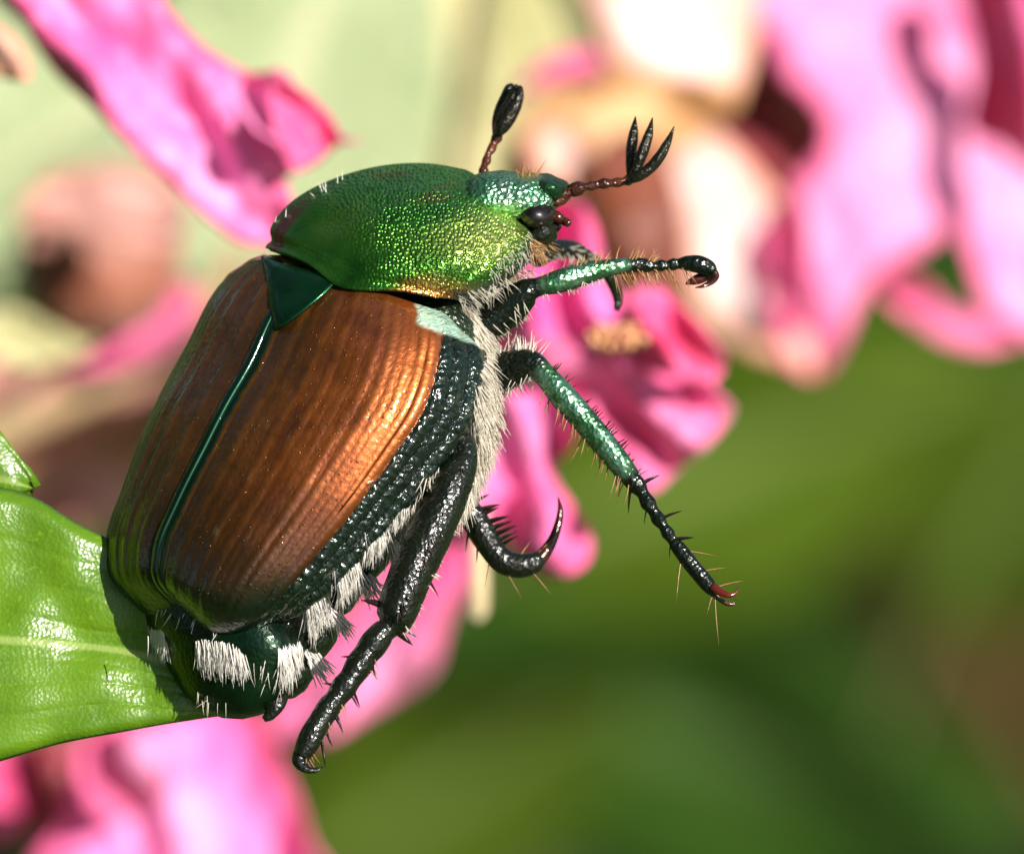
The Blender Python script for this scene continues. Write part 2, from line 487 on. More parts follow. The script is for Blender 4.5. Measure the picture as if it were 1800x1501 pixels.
def leaf_shape(length, width, n=10, m=4, curl=0.15, rnd=random):
    """a leaf along +X in its own frame, lying in XY, midrib creased; verts, faces, vein"""
    V, F, A = [], [], []
    c1, c2 = rnd.uniform(-curl, curl), rnd.uniform(0.05, 0.2)
    for i in range(n + 1):
        u = i / n
        hw = width * 0.5 * math.sin(math.pi * min(1, u ** 0.8)) ** 0.8 + 0.0005 * length
        for j in range(-m, m + 1):
            v = j / m
            V.append(Vector((u * length, v * hw, length * (c1 * u * u) + abs(v) * hw * c2 + 0.02 * length * math.sin(u * 9 + v * 3))))
            A.append(max(0, 1 - abs(v) * 5))
    k = 2 * m + 1
    for i in range(n):
        for j in range(k - 1):
            a = i * k + j
            F.append((a, a + k, a + k + 1, a + 1))
    return V, F, A

def far_foliage():
    """the shrub behind: leaves beyond counting, one mass"""
    rnd = random.Random(31)
    V, F, A = [], [], []
    for i in range(5200):
        z = 900 + 1500 * rnd.random() ** 0.7
        spread = 0.75
        p = Vector((rnd.uniform(-spread, spread) * 900, rnd.uniform(-900, 700), z))
        pw = to_world(p)
        if pw.z < 0.03 or pw.z > 1.05 : continue
        L = rnd.uniform(0.035, 0.075)
        v, f, a = leaf_shape(L, L * rnd.uniform(0.35, 0.5), 5, 1, 0.2, rnd)
        rot = Matrix.Rotation(rnd.uniform(0, 6.28), 3, 'Z') @ Matrix.Rotation(rnd.uniform(-0.9, 0.9), 3, 'Y') @ Matrix.Rotation(rnd.uniform(-0.8, 0.8), 3, 'X')
        o = len(V)
        V += [pw + rot @ q for q in v]; A += a
        F += [tuple(k + o for k in q) for q in f]
    o = mesh_obj('shrub_foliage', V, F, M['leaf_mid'], attrs={'vein': A}, world_space=True, origin=Vector((0, 1.2, 0)))
    tag(o, 'mass of blurred green shrub leaves far behind the beetle', 'foliage', kind='stuff')
far_foliage()

def added_foliage():
    """unseen leaves added beyond the picture for the shells to mirror"""
    rnd = random.Random(5)
    V, F, A = [], [], []
    for i in range(900):
        p = Vector((rnd.uniform(-190, -22), rnd.uniform(-90, 130), rnd.uniform(-150, 150)))
        if p.x > -22 - 0.55 * max(0, p.y) * 0 and abs(p.y) < 12: continue
        if p.x > -45 and p.z > -20 and p.z < 130 and abs(p.y) < 40: continue
        if p.x > -32 and p.z < 0: p.x -= 14
        pw = to_world(p)
        L = rnd.uniform(0.018, 0.034)
        v, f, a = leaf_shape(L, L * rnd.uniform(0.4, 0.55), 6, 2, 0.2, rnd)
        rot = Matrix.Rotation(rnd.uniform(0, 6.28), 3, 'Z') @ Matrix.Rotation(rnd.uniform(-0.9, 0.9), 3, 'Y') @ Matrix.Rotation(rnd.uniform(-0.8, 0.8), 3, 'X')
        o = len(V)
        V += [pw + rot @ (q - Vector((L / 2, 0, 0))) for q in v]; A += a
        F += [tuple(k + o for k in q) for q in f]
    o = mesh_obj('shrub_foliage', V, F, M['leaf_mid'], attrs={'vein': A}, world_space=True, origin=to_world(Vector((-100, 0, 0))))  # unseen leaves, added so the shells reflect green instead of sky
    tag(o, 'unseen green leaves added beside the glossy leaf for reflections', 'foliage', kind='stuff')
added_foliage()

def back_leaf(px, py, d, length_px, width_px, ang, mat, label, tilt=0.3, roll=0.0, group=None, name='leaf'):
    """one leaf of the planting behind: centre pixel, depth, size in photograph pixels at that depth"""
    f = (1 + d / D) * K
    V, F, A = leaf_shape(length_px * f, width_px * f, 24, 8, 0.12)
    rot = Matrix.Rotation(ang, 3, 'Z') @ Matrix.Rotation(tilt, 3, 'Y') @ Matrix.Rotation(roll, 3, 'X')
    c = W(px, py, d)
    pts = []
    for q in V:
        w = rot @ (q - Vector((length_px * f * 0.5, 0, 0)))
        pts.append(Vector((c.x + w.x, c.y + w.y, c.z - w.z)))
    root = empty(name, pts[4])
    mesh_obj('blade', pts, F, mat, root, attrs={'vein': A}).modifiers.new('thick', 'SOLIDIFY').thickness = 0.0003
    g = Geo()
    st, dr = pts[8], (pts[8] - pts[8 + 17]).normalized()
    g.strand(st - dr * 0.3, dr + Vector((0, 0, 0.3)), length_px * f * 0.35, width_px * f * 0.05, Vector((0, -0.3, 0.1)), 5, 0.8)
    g.build('stalk', M['stem'], root)
    tag(root, label, 'leaf', group)
    return root

# ------------------------------------------------------------------ blossoms
def petal(outline, d, mat, parent, ang=0.0, wl=180, amp=0.9, tiltx=0.0, tilty=0.0, seed=0, cup=0.0, name='petal', step=16, thick=0.05):
    """a crinkled petal: traced outline (pixels), set at its own depth, folded along `ang`"""
    amp *= 0.72
    d += 30 if d > 45 else 34 if d > 35.5 else 6
    P = [(p[0], p[1]) for p in outline]
    n = len(P)
    ring = []
    for i in range(n):
        p0, p1, p2, p3 = P[i - 1], P[i], P[(i + 1) % n], P[(i + 2) % n]
        k = max(2, int(math.hypot(p2[0] - p1[0], p2[1] - p1[1]) / step))
        for j in range(k):
            t = j / k
            ring.append(tuple(0.5 * (2*b + (c - a)*t + (2*a - 5*b + 4*c - e)*t*t + (3*b - a - 3*c + e)*t**3) for a, b, c, e in zip(p0, p1, p2, p3)))
    m = len(ring)
    pts = [Vector(r) for r in ring]
    x0, x1 = min(r[0] for r in ring), max(r[0] for r in ring)
    y0, y1 = min(r[1] for r in ring), max(r[1] for r in ring)
    yy = y0 + step; row = 0
    while yy < y1:
        xx = x0 + (step / 2 if row % 2 else 0)
        while xx < x1:
            pts.append(Vector((xx, yy)))
            xx += step
        yy += step * 0.87; row += 1
    r = delaunay_2d_cdt(pts, [(i, (i + 1) % m) for i in range(m)], [tuple(range(m))], 1, 1e-4)
    vv, ff = r[0], [f for f in r[2] if len(f) >= 3]
    cx, cy = (x0 + x1) / 2, (y0 + y1) / 2
    ca, sa = math.cos(ang), math.sin(ang)
    size = max(x1 - x0, y1 - y0)
    V, rim = [], []
    for q in vv:
        e = min(math.hypot(q.x - s[0], q.y - s[1]) for s in ring)
        rim.append(min(1.0, e / 90))
        along = (q.x - cx) * ca + (q.y - cy) * sa
        across = -(q.x - cx) * sa + (q.y - cy) * ca
        nz = noise.noise(Vector((q.x * 0.006, q.y * 0.006, seed * 3.7)))
        nz2 = noise.noise(Vector((q.x * 0.017, q.y * 0.017, seed * 5.1 + 9)))
        nz3 = noise.noise(Vector((along * 0.003, across * 0.013, seed * 2.3 + 4)))
        z = d + amp * math.sin(2 * math.pi * (across + 70 * nz) / wl + seed)
        z += amp * (0.9 * nz3 + 0.35 * nz2 + 0.8 * nz)
        z += amp * 0.7 * (1 - rim[-1]) * math.sin((q.x + q.y * 0.7) * 0.035 + seed)
        z += (tiltx * (q.x - cx) + tilty * (q.y - cy)) * K + cup * (((q.x - cx) ** 2 + (q.y - cy) ** 2) / size ** 2)
        f = 1 + d / D
        V.append(Vector(((q.x - 900) * K * f, (750.5 - q.y) * K * f, z)))
    o = mesh_obj(name, V, [tuple(f) for f in ff], mat, parent, attrs={'rim': rim})
    s = o.modifiers.new('thick', 'SOLIDIFY'); s.thickness = thick * MM; s.offset = 0
    return o

def blossom(name, loc, label, cat='blossom', group='pink blossoms behind the beetle'):
    return tag(empty(name, loc), label, cat, group)

# upper left blossom
b = blossom('blossom', W(60, 40, 26), 'crinkled hot pink blossom pointing down towards the beetle above the withered bud')
petal([(20,-40),(50,50),(95,125),(170,195),(225,255),(290,312),(345,365),(405,412),(450,430),(500,415),(520,375),(500,315),(545,292),(592,248),(572,200),(530,165),(495,124),(440,128),(380,98),(330,55),(285,0),(270,-40)],
      26, M['petal_pink'], b, R(52), 150, 0.62, 0.2, -0.1, 1)
petal([(300,290),(390,330),(470,300),(505,330),(512,400),(480,432),(420,425),(350,370)], 29, M['petal_rose'], b, R(60), 120, 0.6, 0, 0.3, 5)
petal([(470,140),(530,160),(580,205),(600,240),(640,250),(590,255),(540,290),(510,270),(480,220)], 25, M['petal_rose'], b, R(40), 70, 0.4, 0.2, 0, 8)
petal([(-40,30),(20,60),(50,100),(55,140),(20,140),(-40,110)], 22, M['petal_cream'], b, R(40), 90, 0.4, 0, 0, 3)

# withered bud on the left
b = blossom('withered_bud', W(170, 600, 55), 'withered ball of brown petals with pale pink top beside the wing cases', 'bud', None)
def globe(cx, cy, d, rx, ry, mat, parent, name, seed):
    V, F = [], []
    n, m = 48, 32
    for i in range(m + 1):
        t = math.pi * i / m
        for j in range(n):
            f = 2 * math.pi * j / n
            q = Vector((math.sin(t) * math.cos(f), math.cos(t), math.sin(t) * math.sin(f)))
            r = 1 + 0.10 * noise.noise(q * 1.6 + Vector((seed, 0, 0))) + 0.045 * math.sin(7 * f + 3 * q.y) * math.sin(t)
            V.append(W(cx, cy, d) + Vector((q.x * rx * r, q.y * ry * r, q.z * rx * r)) * K * (1 + d / D))
    for i in range(m):
        for j in range(n):
            F.append((i*n + j, i*n + (j + 1) % n, (i+1)*n + (j + 1) % n, (i+1)*n + j))
    return mesh_obj(name, V, F, mat, parent, attrs={'rim': [1.0] * len(V)})
globe(172, 462, 86, 148, 138, M['bud'], b, 'bud_body', 3)
petal([(34,372),(60,330),(110,300),(210,284),(290,302),(325,352),(322,400),(250,392),(190,372),(120,390),(60,405)], 50.5, M['petal_old'], b, R(15), 170, 0.6, 0.0, -0.5, 2)
petal([(50,400),(120,375),(200,372),(270,392),(318,410),(312,450),(220,425),(130,425),(60,440)], 50, M['petal_old'], b, R(10), 130, 0.5, 0.1, -0.3, 6)
petal([(180,560),(260,520),(340,500),(345,560),(290,620),(210,650),(110,650),(120,600)], 57, M['petal_rose'], b, R(-30), 130, 0.5, 0, 0.3, 9)
petal([(-80,590),(60,600),(180,640),(290,620),(320,720),(300,820),(240,920),(60,940),(-80,940)], 70, M['petal_old'], b, R(-30), 260, 0.7, 0.2, -0.2, 21)

# blossom in the middle, between the legs
b = blossom('blossom', W(1085, 600, 30), 'bright pink blossom with orange centre behind the front and middle legs')
petal([(900,380),(960,350),(1020,355),(1050,410),(1065,480),(1100,530),(1110,600),(1000,640),(900,630),(860,580),(900,480)], 33, M['petal_hot'], b, R(70), 150, 0.8, 0.2, 0.1, 2)
petal([(1075,590),(1100,530),(1140,498),(1190,530),(1245,588),(1278,630),(1255,672),(1180,660),(1120,640)], 29, M['petal_rose'], b, R(40), 130, 0.7, 0.3, 0, 4)
petal([(860,600),(960,590),(1060,610),(1150,640),(1240,665),(1262,690),(1292,715),(1262,765),(1205,815),(1140,866),(1085,800),(1010,710),(930,670),(870,650)], 30, M['petal_pale'], b, R(35), 140, 0.8, 0.2, -0.2, 7)
petal([(850,680),(930,670),(1000,690),(1015,760),(975,830),(1000,880),(1038,935),(1032,990),(985,1012),(935,1000),(880,940),(840,900),(800,930),(790,860),(830,780)], 31, M['petal_pink'], b, R(70), 130, 0.8, 0, 0.15, 11)
petal([(820,760),(900,740),(950,800),(960,900),(930,960),(870,920),(800,960),(770,900)], 35, M['petal_pale'], b, R(60), 120, 0.6, 0, 0.2, 14)
g = Geo()
for i in range(40):
    a, rr = random.uniform(0, 6.28), random.random() ** 0.5
    g.add(tube([(1085 + 50*rr*math.cos(a), 598 + 20*rr*math.sin(a), 9, 28.5), (1087 + 55*rr*math.cos(a), 594 + 22*rr*math.sin(a), 10, 27.2), (1089 + 58*rr*math.cos(a), 591 + 23*rr*math.sin(a), 5, 26.3)], 6, 6))
tag(g.build('flower_centre', M['orange'], b), 'orange clustered flower centre')
mesh_obj('stamen', *tube([(842,900,14,35), (841,980,17,35), (840,1040,20,35.2), (838,1085,17,35.4), (838,1092,5,35.4)], 16, 10), M['stamen'], b)

# big pale blossom upper right
b = blossom('blossom', W(1450, 60, 62), 'large pale pink ruffled blossom with looped lower petal above the green')
petal([(1350,-60),(1850,-60),(1850,550),(1800,590),(1755,575),(1722,520),(1700,440),(1672,405),(1635,430),(1590,455),(1545,480),(1515,515),(1480,600),(1445,655),(1402,640),(1380,540),(1400,330),(1448,260),(1440,190),(1375,130),(1345,70)],
      60, M['petal_pale'], b, R(62), 620, 0.42, 0.2, -0.2, 3, step=22)
petal([(1530,470),(1580,480),(1625,500),(1665,540),(1715,560),(1770,560),(1800,590),(1740,612),(1680,608),(1625,580),(1575,540)], 59, M['petal_pale'], b, R(20), 150, 0.7, 0, 0.2, 8)
petal([(1700,-60),(1850,-60),(1850,300),(1760,260),(1700,220),(1715,120)], 57.5, M['petal_rose'], b, R(80), 170, 1.1, -1.0, 0.3, 5)
petal([(1150,170),(1215,200),(1280,250),(1345,320),(1410,400),(1420,520),(1440,650),(1390,645),(1300,610),(1235,560),(1205,490),(1195,390),(1165,300)], 56, M['petal_cream'], b, R(60), 420, 0.25, 0.2, -0.1, 6)
petal([(1395,330),(1425,420),(1430,540),(1450,650),(1400,648),(1360,560),(1340,420)], 55, M['petal_rose'], b, R(80), 150, 0.8, 0.4, 0, 13)
petal([(1170,120),(1300,60),(1400,60),(1500,200),(1500,380),(1420,470),(1320,350),(1200,220)], 74, M['petal_dark'], b, R(40), 240, 1.2, -0.6, 0.9, 9)  # back petal in the shadow pocket, its shade put into the colour
petal([(1040,-60),(1312,-60),(1308,150),(1240,165),(1180,150),(1100,125),(1060,60)], 56, M['petal_cream'], b, R(80), 360, 0.25, 0.2, -0.1, 10)

# tan sepals behind the antennae
b = blossom('withered_blossom', W(1090, 320, 55), 'withered tan and russet petals behind the antennae', 'blossom', None)
petal([(900,240),(960,150),(1060,110),(1160,130),(1300,160),(1250,230),(1160,280),(1100,330),(980,360),(880,330)], 54, M['tan'], b, R(20), 260, 0.6, 0.3, -0.3, 2)
petal([(1030,300),(1090,230),(1160,260),(1195,340),(1205,430),(1200,520),(1130,560),(1060,500),(1040,400)], 53, M['wilt'], b, R(75), 220, 0.6, 0.3, 0.0, 4)
petal([(900,170),(945,115),(1000,90),(1050,95),(1055,130),(1000,135),(950,150)], 51, M['petal_rose'], b, R(-20), 110, 0.5, 0, 0, 6)
petal([(930,230),(1010,215),(1040,260),(1020,330),(950,320)], 52.5, M['petal_cream'], b, R(60), 200, 0.6, 0.4, -0.3, 15)

# lower left blossoms
b = blossom('blossom', W(300, 1480, 38), 'pink blossom hanging under the green leaf')
petal([(70,1560),(110,1440),(130,1330),(180,1270),(300,1240),(400,1230),(465,1300),(510,1380),(540,1470),(550,1560)], 38, M['petal_pink'], b, R(75), 230, 0.7, 0.25, -0.25, 5)
petal([(140,1320),(240,1270),(300,1300),(290,1400),(220,1440),(160,1420)], 36, M['petal_pale'], b, R(60), 160, 0.7, 0, 0.3, 7)
petal([(-40,1330),(60,1300),(125,1310),(120,1400),(80,1450),(-40,1470)], 44, M['petal_rose'], b, R(70), 140, 0.8, 0, 0, 8)
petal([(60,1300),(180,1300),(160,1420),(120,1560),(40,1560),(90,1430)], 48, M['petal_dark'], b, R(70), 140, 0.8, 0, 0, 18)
b = blossom('blossom', W(640, 1150, 42), 'soft pink blossom behind the hind leg and the white tufts')
petal([(470,1290),(500,1200),(560,1130),(620,1050),(690,960),(740,1000),(768,1080),(772,1150),(735,1205),(650,1255),(560,1300)], 42, M['petal_pale'], b, R(-50), 200, 0.8, 0.1, 0.2, 3)
petal([(520,1180),(600,1080),(680,1000),(650,1100),(590,1180),(540,1230)], 40, M['petal_rose'], b, R(-50), 120, 0.6, 0.3, 0, 6)
petal([(690,960),(790,900),(830,990),(790,1080),(760,1160),(700,1120)], 46, M['petal_rose'], b, R(-60), 150, 0.6, 0, 0, 16)

# every blossom hangs on a stalk of its own that leaves backwards
for o, pth in zip([x for x in list(COL.objects) if x.type == 'EMPTY' and x.get('category') in ('blossom', 'bud')], (
        [(60,40,16,33), (-60,-60,16,42), (-260,-200,18,70)],
        [(150,560,20,92), (40,680,20,98), (-240,860,22,104)],
        [(1085,600,16,40), (900,640,14,62), (620,680,14,86), (330,690,16,100)],
        [(1500,40,22,96), (1540,-80,22,104), (1600,-300,24,120)],
        [(1100,260,18,92), (1180,60,18,100), (1240,-260,20,120)],
        [(300,1400,18,78), (280,1540,18,84), (220,1800,20,100)],
        [(640,1150,14,78), (520,1020,14,88), (330,760,16,100)])):
    mesh_obj('stalk', *tube(pth, 24, 10), M['stem'], o)
# stems
def stem(name, path, mat, label, cat='stem'):
    o = mesh_obj(name, *tube(path, 40, 12, mod=lambda s, a: 1 + 0.06 * math.sin(9 * s + 2 * a)), mat)
    return tag(o, label, cat)
stem('flower_stem', [(-220,860,40,96), (0,760,42,96), (160,690,40,96), (330,580,36,96), (420,440,30,96)], M['stem'], 'thick tan stem behind the wing cases')
stem('flower_stem', [(-200,960,70,100), (40,860,70,100), (180,790,66,100), (330,700,60,98)], M['stem_red'], 'reddish brown stem below the withered bud')
stem('flower_stem', [(870,-80,34,112), (840,60,36,114), (815,200,36,116), (790,340,34,118), (740,560,30,122)], M['leaf_yellow'], 'pale yellow stem rising behind the thorax')

# leaves behind the blossoms
G2 = 'pale leaves behind the blossoms'
back_leaf(520, 120, 105, 900, 560, R(70), M['leaf_pale'], 'broad pale green leaf behind the hot pink blossom', 0.1, 0.1, G2)
back_leaf(120, 200, 97, 760, 330, R(40), M['leaf_pale'], 'pale green leaf behind the tip of the cream petal', 0.2, -0.3, G2)
back_leaf(30, 250, 150, 900, 560, R(-55), M['leaf_pale'], 'pale green leaf behind the withered bud', 0.1, 0.1, G2)
back_leaf(560, 420, 112, 800, 420, R(110), M['leaf_yellow'], 'yellowish leaf behind the thorax and the pink blossom', 0.1, 0.1, G2)
back_leaf(820, 120, 138, 800, 420, R(95), M['leaf_yellow'], 'pale yellow leaf behind the folded antenna', -0.1, 0.2, G2)
back_leaf(40, 600, 70, 240, 90, R(-10), M['leaf_yellow'], 'small olive leaf below the withered bud', 0.2, 0.2)
G3 = 'blurred leaves in the green behind'
for px, py, d, L, w, a, mt, lab in (
    (1330, 800, 420, 1000, 520, 20, 'leaf_mid', 'olive blurred leaf beyond the middle leg'),
    (1250, 1300, 480, 1300, 600, -15, 'leaf_deep', 'deep green blurred leaf spread below the feet'),
    (1780, 850, 380, 620, 330, 60, 'leaf_mid', 'yellow green blurred leaf under the looped petal'),
    (1760, 1180, 520, 700, 330, -60, 'leaf_brown', 'brown blurred leaf beside the deep green one'),
    (800, 1380, 430, 800, 420, 35, 'leaf_mid', 'olive blurred leaf beyond the hind foot'),
    (1550, 620, 560, 900, 460, 10, 'leaf_deep', 'dark green blurred leaf behind the looped petal')):
    back_leaf(px, py, d, L, w, R(a), M[mt], lab, random.uniform(-0.4, 0.4), random.uniform(-0.4, 0.4), G3)

# ------------------------------------------------------------------ the leaf the beetle sits on
def sstep(t):
    t = min(1, max(0, t)); return t * t * (3 - 2 * t)
def edge_x(y):
    k = [(900, 212), (960, 204), (1040, 238), (1100, 255), (1170, 308), (1230, 352), (1260, 400), (1500, 640)]
    for (y0, x0), (y1, x1) in zip(k, k[1:]):
        if y <= y1: return x0 + (x1 - x0) * max(0, (y - y0) / (y1 - y0))
    return k[-1][1]
def sharp_leaf():
    top = cr([(-260,880),(-120,862),(0,864),(60,882),(130,925),(200,962),(290,1040),(380,1130),(430,1200),(446,1226)], 110)
    bot = cr([(-260,1390),(-120,1365),(0,1330),(100,1301),(230,1276),(310,1262),(380,1252),(420,1242),(440,1234),(446,1228)], 110)
    mid = cr([(-260,1128),(-120,1122),(0,1126),(130,1137),(250,1152),(340,1180),(400,1205),(430,1220),(440,1225),(446,1227)], 110)
    V, A, F = [], [], []
    m = 36
    for i in range(110):
        for j in range(-m, m + 1):
            v = j / m
            e = top[i] if v < 0 else bot[i]
            q = abs(v)
            x = mid[i][0] + (e[0] - mid[i][0]) * q
            y = mid[i][1] + (e[1] - mid[i][1]) * q
            hw = math.hypot(e[0] - mid[i][0], e[1] - mid[i][1])
            u = i / 109
            # midrib groove, arching side veins, a rolled rim and some unevenness
            sv = (u * 6.0 - q * 1.5) % 1.0
            vein = 0.0
            rib = max(0, 1 - q * hw / 12)
            par = max(max(0, 1 - abs(q * hw - c_ * (1 - 0.75 * u ** 2) - 5 * math.sin(x * 0.02 + c_)) / 7) for c_ in ((52, 118, 190) if v < 0 else (40, 84, 140))) * 0.42
            d = 0.35 - 0.80 * sstep((y - 930) / 270) + 1.4 * sstep((x - edge_x(y) - 4) / 110) - 0.45 * math.sin(min(1, q) * 1.5) * (1 if v < 0 else 0.45) - 0.4 * (1 - u)
            d += -0.04 * rib + 0.05 * vein + 0.05 * par
            d += 0.22 * max(0, (q - 0.90) / 0.10) ** 2 * (hw / 260)
            d += 0.13 * noise.noise(Vector((x * 0.012, y * 0.012, 3)))
            V.append(W(x, y, d)); A.append(max(rib, vein * 0.55, par))
    k = 2 * m + 1
    for i in range(109):
        for j in range(k - 1):
            a = i * k + j
            F.append((a, a + k, a + k + 1, a + 1))
    root = empty('leaf', W(-260, 1128, 2))
    o = mesh_obj('blade', V, F, M['leaf'], root, attrs={'vein': A})
    s = o.modifiers.new('thick', 'SOLIDIFY'); s.thickness = 0.09 * MM; s.offset = -1
    mesh_obj('stalk', *tube([(-250,1128,16,1.8), (-400,1140,16,2.2), (-600,1180,17,3.5), (-800,1260,20,6)], 24, 10), M['leaf'], root)
    tag(root, 'glossy bright green leaf under the tail of the beetle', 'leaf')
    V2, F2, A2 = leaf_shape(4.3, 2.9, 24, 8, 0.02)
    r2 = empty('leaf', W(-346, 741, 1))
    pts = []
    for q in V2:
        c, s_ = math.cos(R(-16)), math.sin(R(-16))
        b0 = W(-352, 740, 1)
        pts.append(Vector((b0.x + q.x * c - q.y * s_, b0.y + q.x * s_ + q.y * c, b0.z - q.z)))
    mesh_obj('blade', pts, F2, M['leaf'], r2, attrs={'vein': A2}).modifiers.new('thick', 'SOLIDIFY').thickness = 0.15 * MM
    mesh_obj('stalk', *tube([(-346,741,12,1), (-480,680,12,1.2), (-640,640,14,2)], 14, 8), M['leaf'], r2)
    tag(r2, 'small yellow green leaf tip above the glossy leaf', 'leaf')
sharp_leaf()

# ------------------------------------------------------------------ the beetle
TILT = 0.27
beetle = tag(empty('beetle', W(420, 1150, 1.5)), 'shiny green beetle with copper brown wing cases clinging to the leaf', 'beetle')
TH = R(49.5)
SOLID = []      # (verts, faces) of the shells, for rooting hairs

def profile(ph, p):
    c, s = math.cos(ph), math.sin(ph)
    return math.copysign(abs(c) ** p, c), math.copysign(abs(s) ** p, s)

def shell(stations, n_u, phis, k=0.68, p=0.9, phiR=R(100), d0=0.0, shift=None, disp=None, bulge=1.0):
    """loft of dorsal arcs: every station gives the far silhouette pixel and the near margin pixel"""
    rows = cr([s[0] + s[1] for s in stations], n_u)
    A, B = k, 1.0
    def perp(ph):
        c, s = profile(ph, p); return -A * c + B * s
    lo = min(perp(R(a)) for a in range(-170, 1, 2))
    hi = perp(phiR)
    V, cross, along = [], [], []
    for i, (lx, ly, rx, ry) in enumerate(rows):
        u = i / (n_u - 1)
        L, Rr = Vector((lx, ly)), Vector((rx, ry))
        span = (Rr - L).length
        e = (Rr - L) / span
        unit = span / (hi - lo)
        cen = L - e * (lo * unit)
        j0, j1 = rows[max(i - 1, 0)], rows[min(i + 1, n_u - 1)]
        ax = Vector(((j1[0] + j1[2] - j0[0] - j0[2]), (j1[1] + j1[3] - j0[1] - j0[3]))).normalized()
        Wd, Hd = unit / math.cos(TH), unit * k / math.sin(TH)
        for ph in phis:
            c, s = profile(ph, p)
            q = cen + e * (unit * (-A * c + B * s))
            if shift: q = q + ax * shift(u, ph)
            dep = -(Wd * math.sin(TH) * s + Hd * math.cos(TH) * c) * K * bulge
            w = W(q.x, q.y, d0 + dep)
            if disp:
                # outward normal of the arc, in the camera's frame
                nr, nn = s / Wd, c / Hd
                l = math.hypot(nr, nn); nr /= l; nn /= l
                pe = nr * math.cos(TH) - nn * math.sin(TH)
                dz = nr * math.sin(TH) + nn * math.cos(TH)
                h = disp(u, ph)
                w = w + Vector((e.x * pe * h, -e.y * pe * h, -dz * h))
            V.append(w); cross.append(ph / phiR); along.append(u)
    m = len(phis)
    mid = min(range(m), key=lambda j: abs(phis[j]))
    um, vm = [0.0] * len(V), [0.0] * len(V)
    for i in range(n_u):
        for j in range(mid + 1, m): vm[i*m + j] = vm[i*m + j - 1] + (V[i*m + j] - V[i*m + j - 1]).length
        for j in range(mid - 1, -1, -1): vm[i*m + j] = vm[i*m + j + 1] - (V[i*m + j] - V[i*m + j + 1]).length
        for j in range(m):
            if i: um[i*m + j] = um[i*m - m + j] + (V[i*m + j] - V[i*m - m + j]).length
    F = [(i*m + j, i*m + j + 1, (i+1)*m + j + 1, (i+1)*m + j) for i in range(n_u - 1) for j in range(m - 1)]
    return V, F, {'cross': cross, 'along': along, 'um': um, 'vm': vm}

EL = [((462,440),(818,556)), ((392,508),(832,640)), ((336,612),(813,732)), ((290,700),(767,803)), ((250,790),(706,880)),
      ((221,866),(642,952)), ((203,932),(578,1020)), ((210,992),(522,1068)), ((238,1040),(470,1098))]

def el_shift(sgn):
    def f(u, ph):
        a = abs(ph) / R(100)
        tail = 34 * math.sin(math.pi * min(1, a)) ** 0.8 * max(0, (u - 0.72) / 0.28) ** 1.5
        head = 14 * min(1, max(0, a - 0.1) / 0.3) * max(0, (0.16 - u) / 0.16) ** 1.4
        corner = 40 * max(0, (a - 0.80) / 0.25) ** 2 * max(0, (0.10 - u) / 0.10)
        return tail + head + corner
    return f

def rib_at(u, a):
    if not 0.05 < a < 0.72: return 0.0
    x = (a - 0.05) / 0.67 * 6.0 + 0.22 * math.sin(u * 4 + 1) * (a - 0.05)
    k = int(x)
    c = 0.5 + 0.22 * math.sin(k * 2.7)          # the ribs stand unevenly
    return math.exp(-((x - k - c) / 0.13) ** 2) + 0.35 * math.exp(-((x - k - (c + 0.42) % 1.0) / 0.10) ** 2)

def el_disp(u, ph):
    a = abs(ph) / R(100)
    h = 0.0
    # raised ribs with grooves between them, fading at both ends; suture bead; side bead
    fade = min(1, u * 9) * min(1, (1 - u) * 7)
    if 0.05 < a < 0.72:
        x = (a - 0.05) / 0.67 * 7.0
        h += 0.027 * fade * rib_at(u, a) * (0.8 + 0.5 * noise.noise(Vector((u * 6, int(x) * 3.1, 0))))
    h += 0.05 * min(1, max(0, u - 0.12) * 8) * math.exp(-((a - 0.012) / 0.011) ** 2) - 0.022 * math.exp(-((a - 0.038) / 0.014) ** 2)
    if a > 0.70:
        nz = noise.noise(Vector((u * 46, a * 34, 1.7 + (ph > 0))))
        h += 0.03 * nz * min(1, (a - 0.70) * 9) * fade
        h += 0.05 * math.sin((a - 0.7) * 75) * fade * 0.6
        h += 0.10 * math.exp(-((a - 1.0) / 0.03) ** 2)
    h += 0.09 * math.exp(-((a - 0.70) / 0.08) ** 2) * max(0, 1 - abs(u - 0.10) / 0.09)   # shoulder callus
    h += 0.05 * noise.noise(Vector((u * 5, a * 4, 8)))
    end = max(0, (u - 0.90) / 0.10)
    return h - 0.45 * end ** 2 - 0.10 * max(0, (0.03 - u) / 0.03)

NV = 150
for sgn, lab in ((1, 'copper brown wing case with black beaded side edge'), (-1, 'copper brown wing case seen edge on')):
    ph = [sgn * R(0.4 + (112 if sgn > 0 else 120) * j / NV) for j in range(NV + 1)]
    if sgn < 0: ph.reverse()
    V, F, at = shell(EL, 300, ph, d0=0.06, disp=el_disp, shift=el_shift(sgn))
    at['cross'] = [abs(x) for x in at['cross']]
    at['rib'] = [rib_at(u, a) for u, a in zip(at['along'], at['cross'])]
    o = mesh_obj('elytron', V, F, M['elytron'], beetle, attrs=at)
    s = o.modifiers.new('thick', 'SOLIDIFY'); s.thickness = 0.10 * MM; s.offset = -1
    o['label'] = lab
    SOLID.append((V, F))

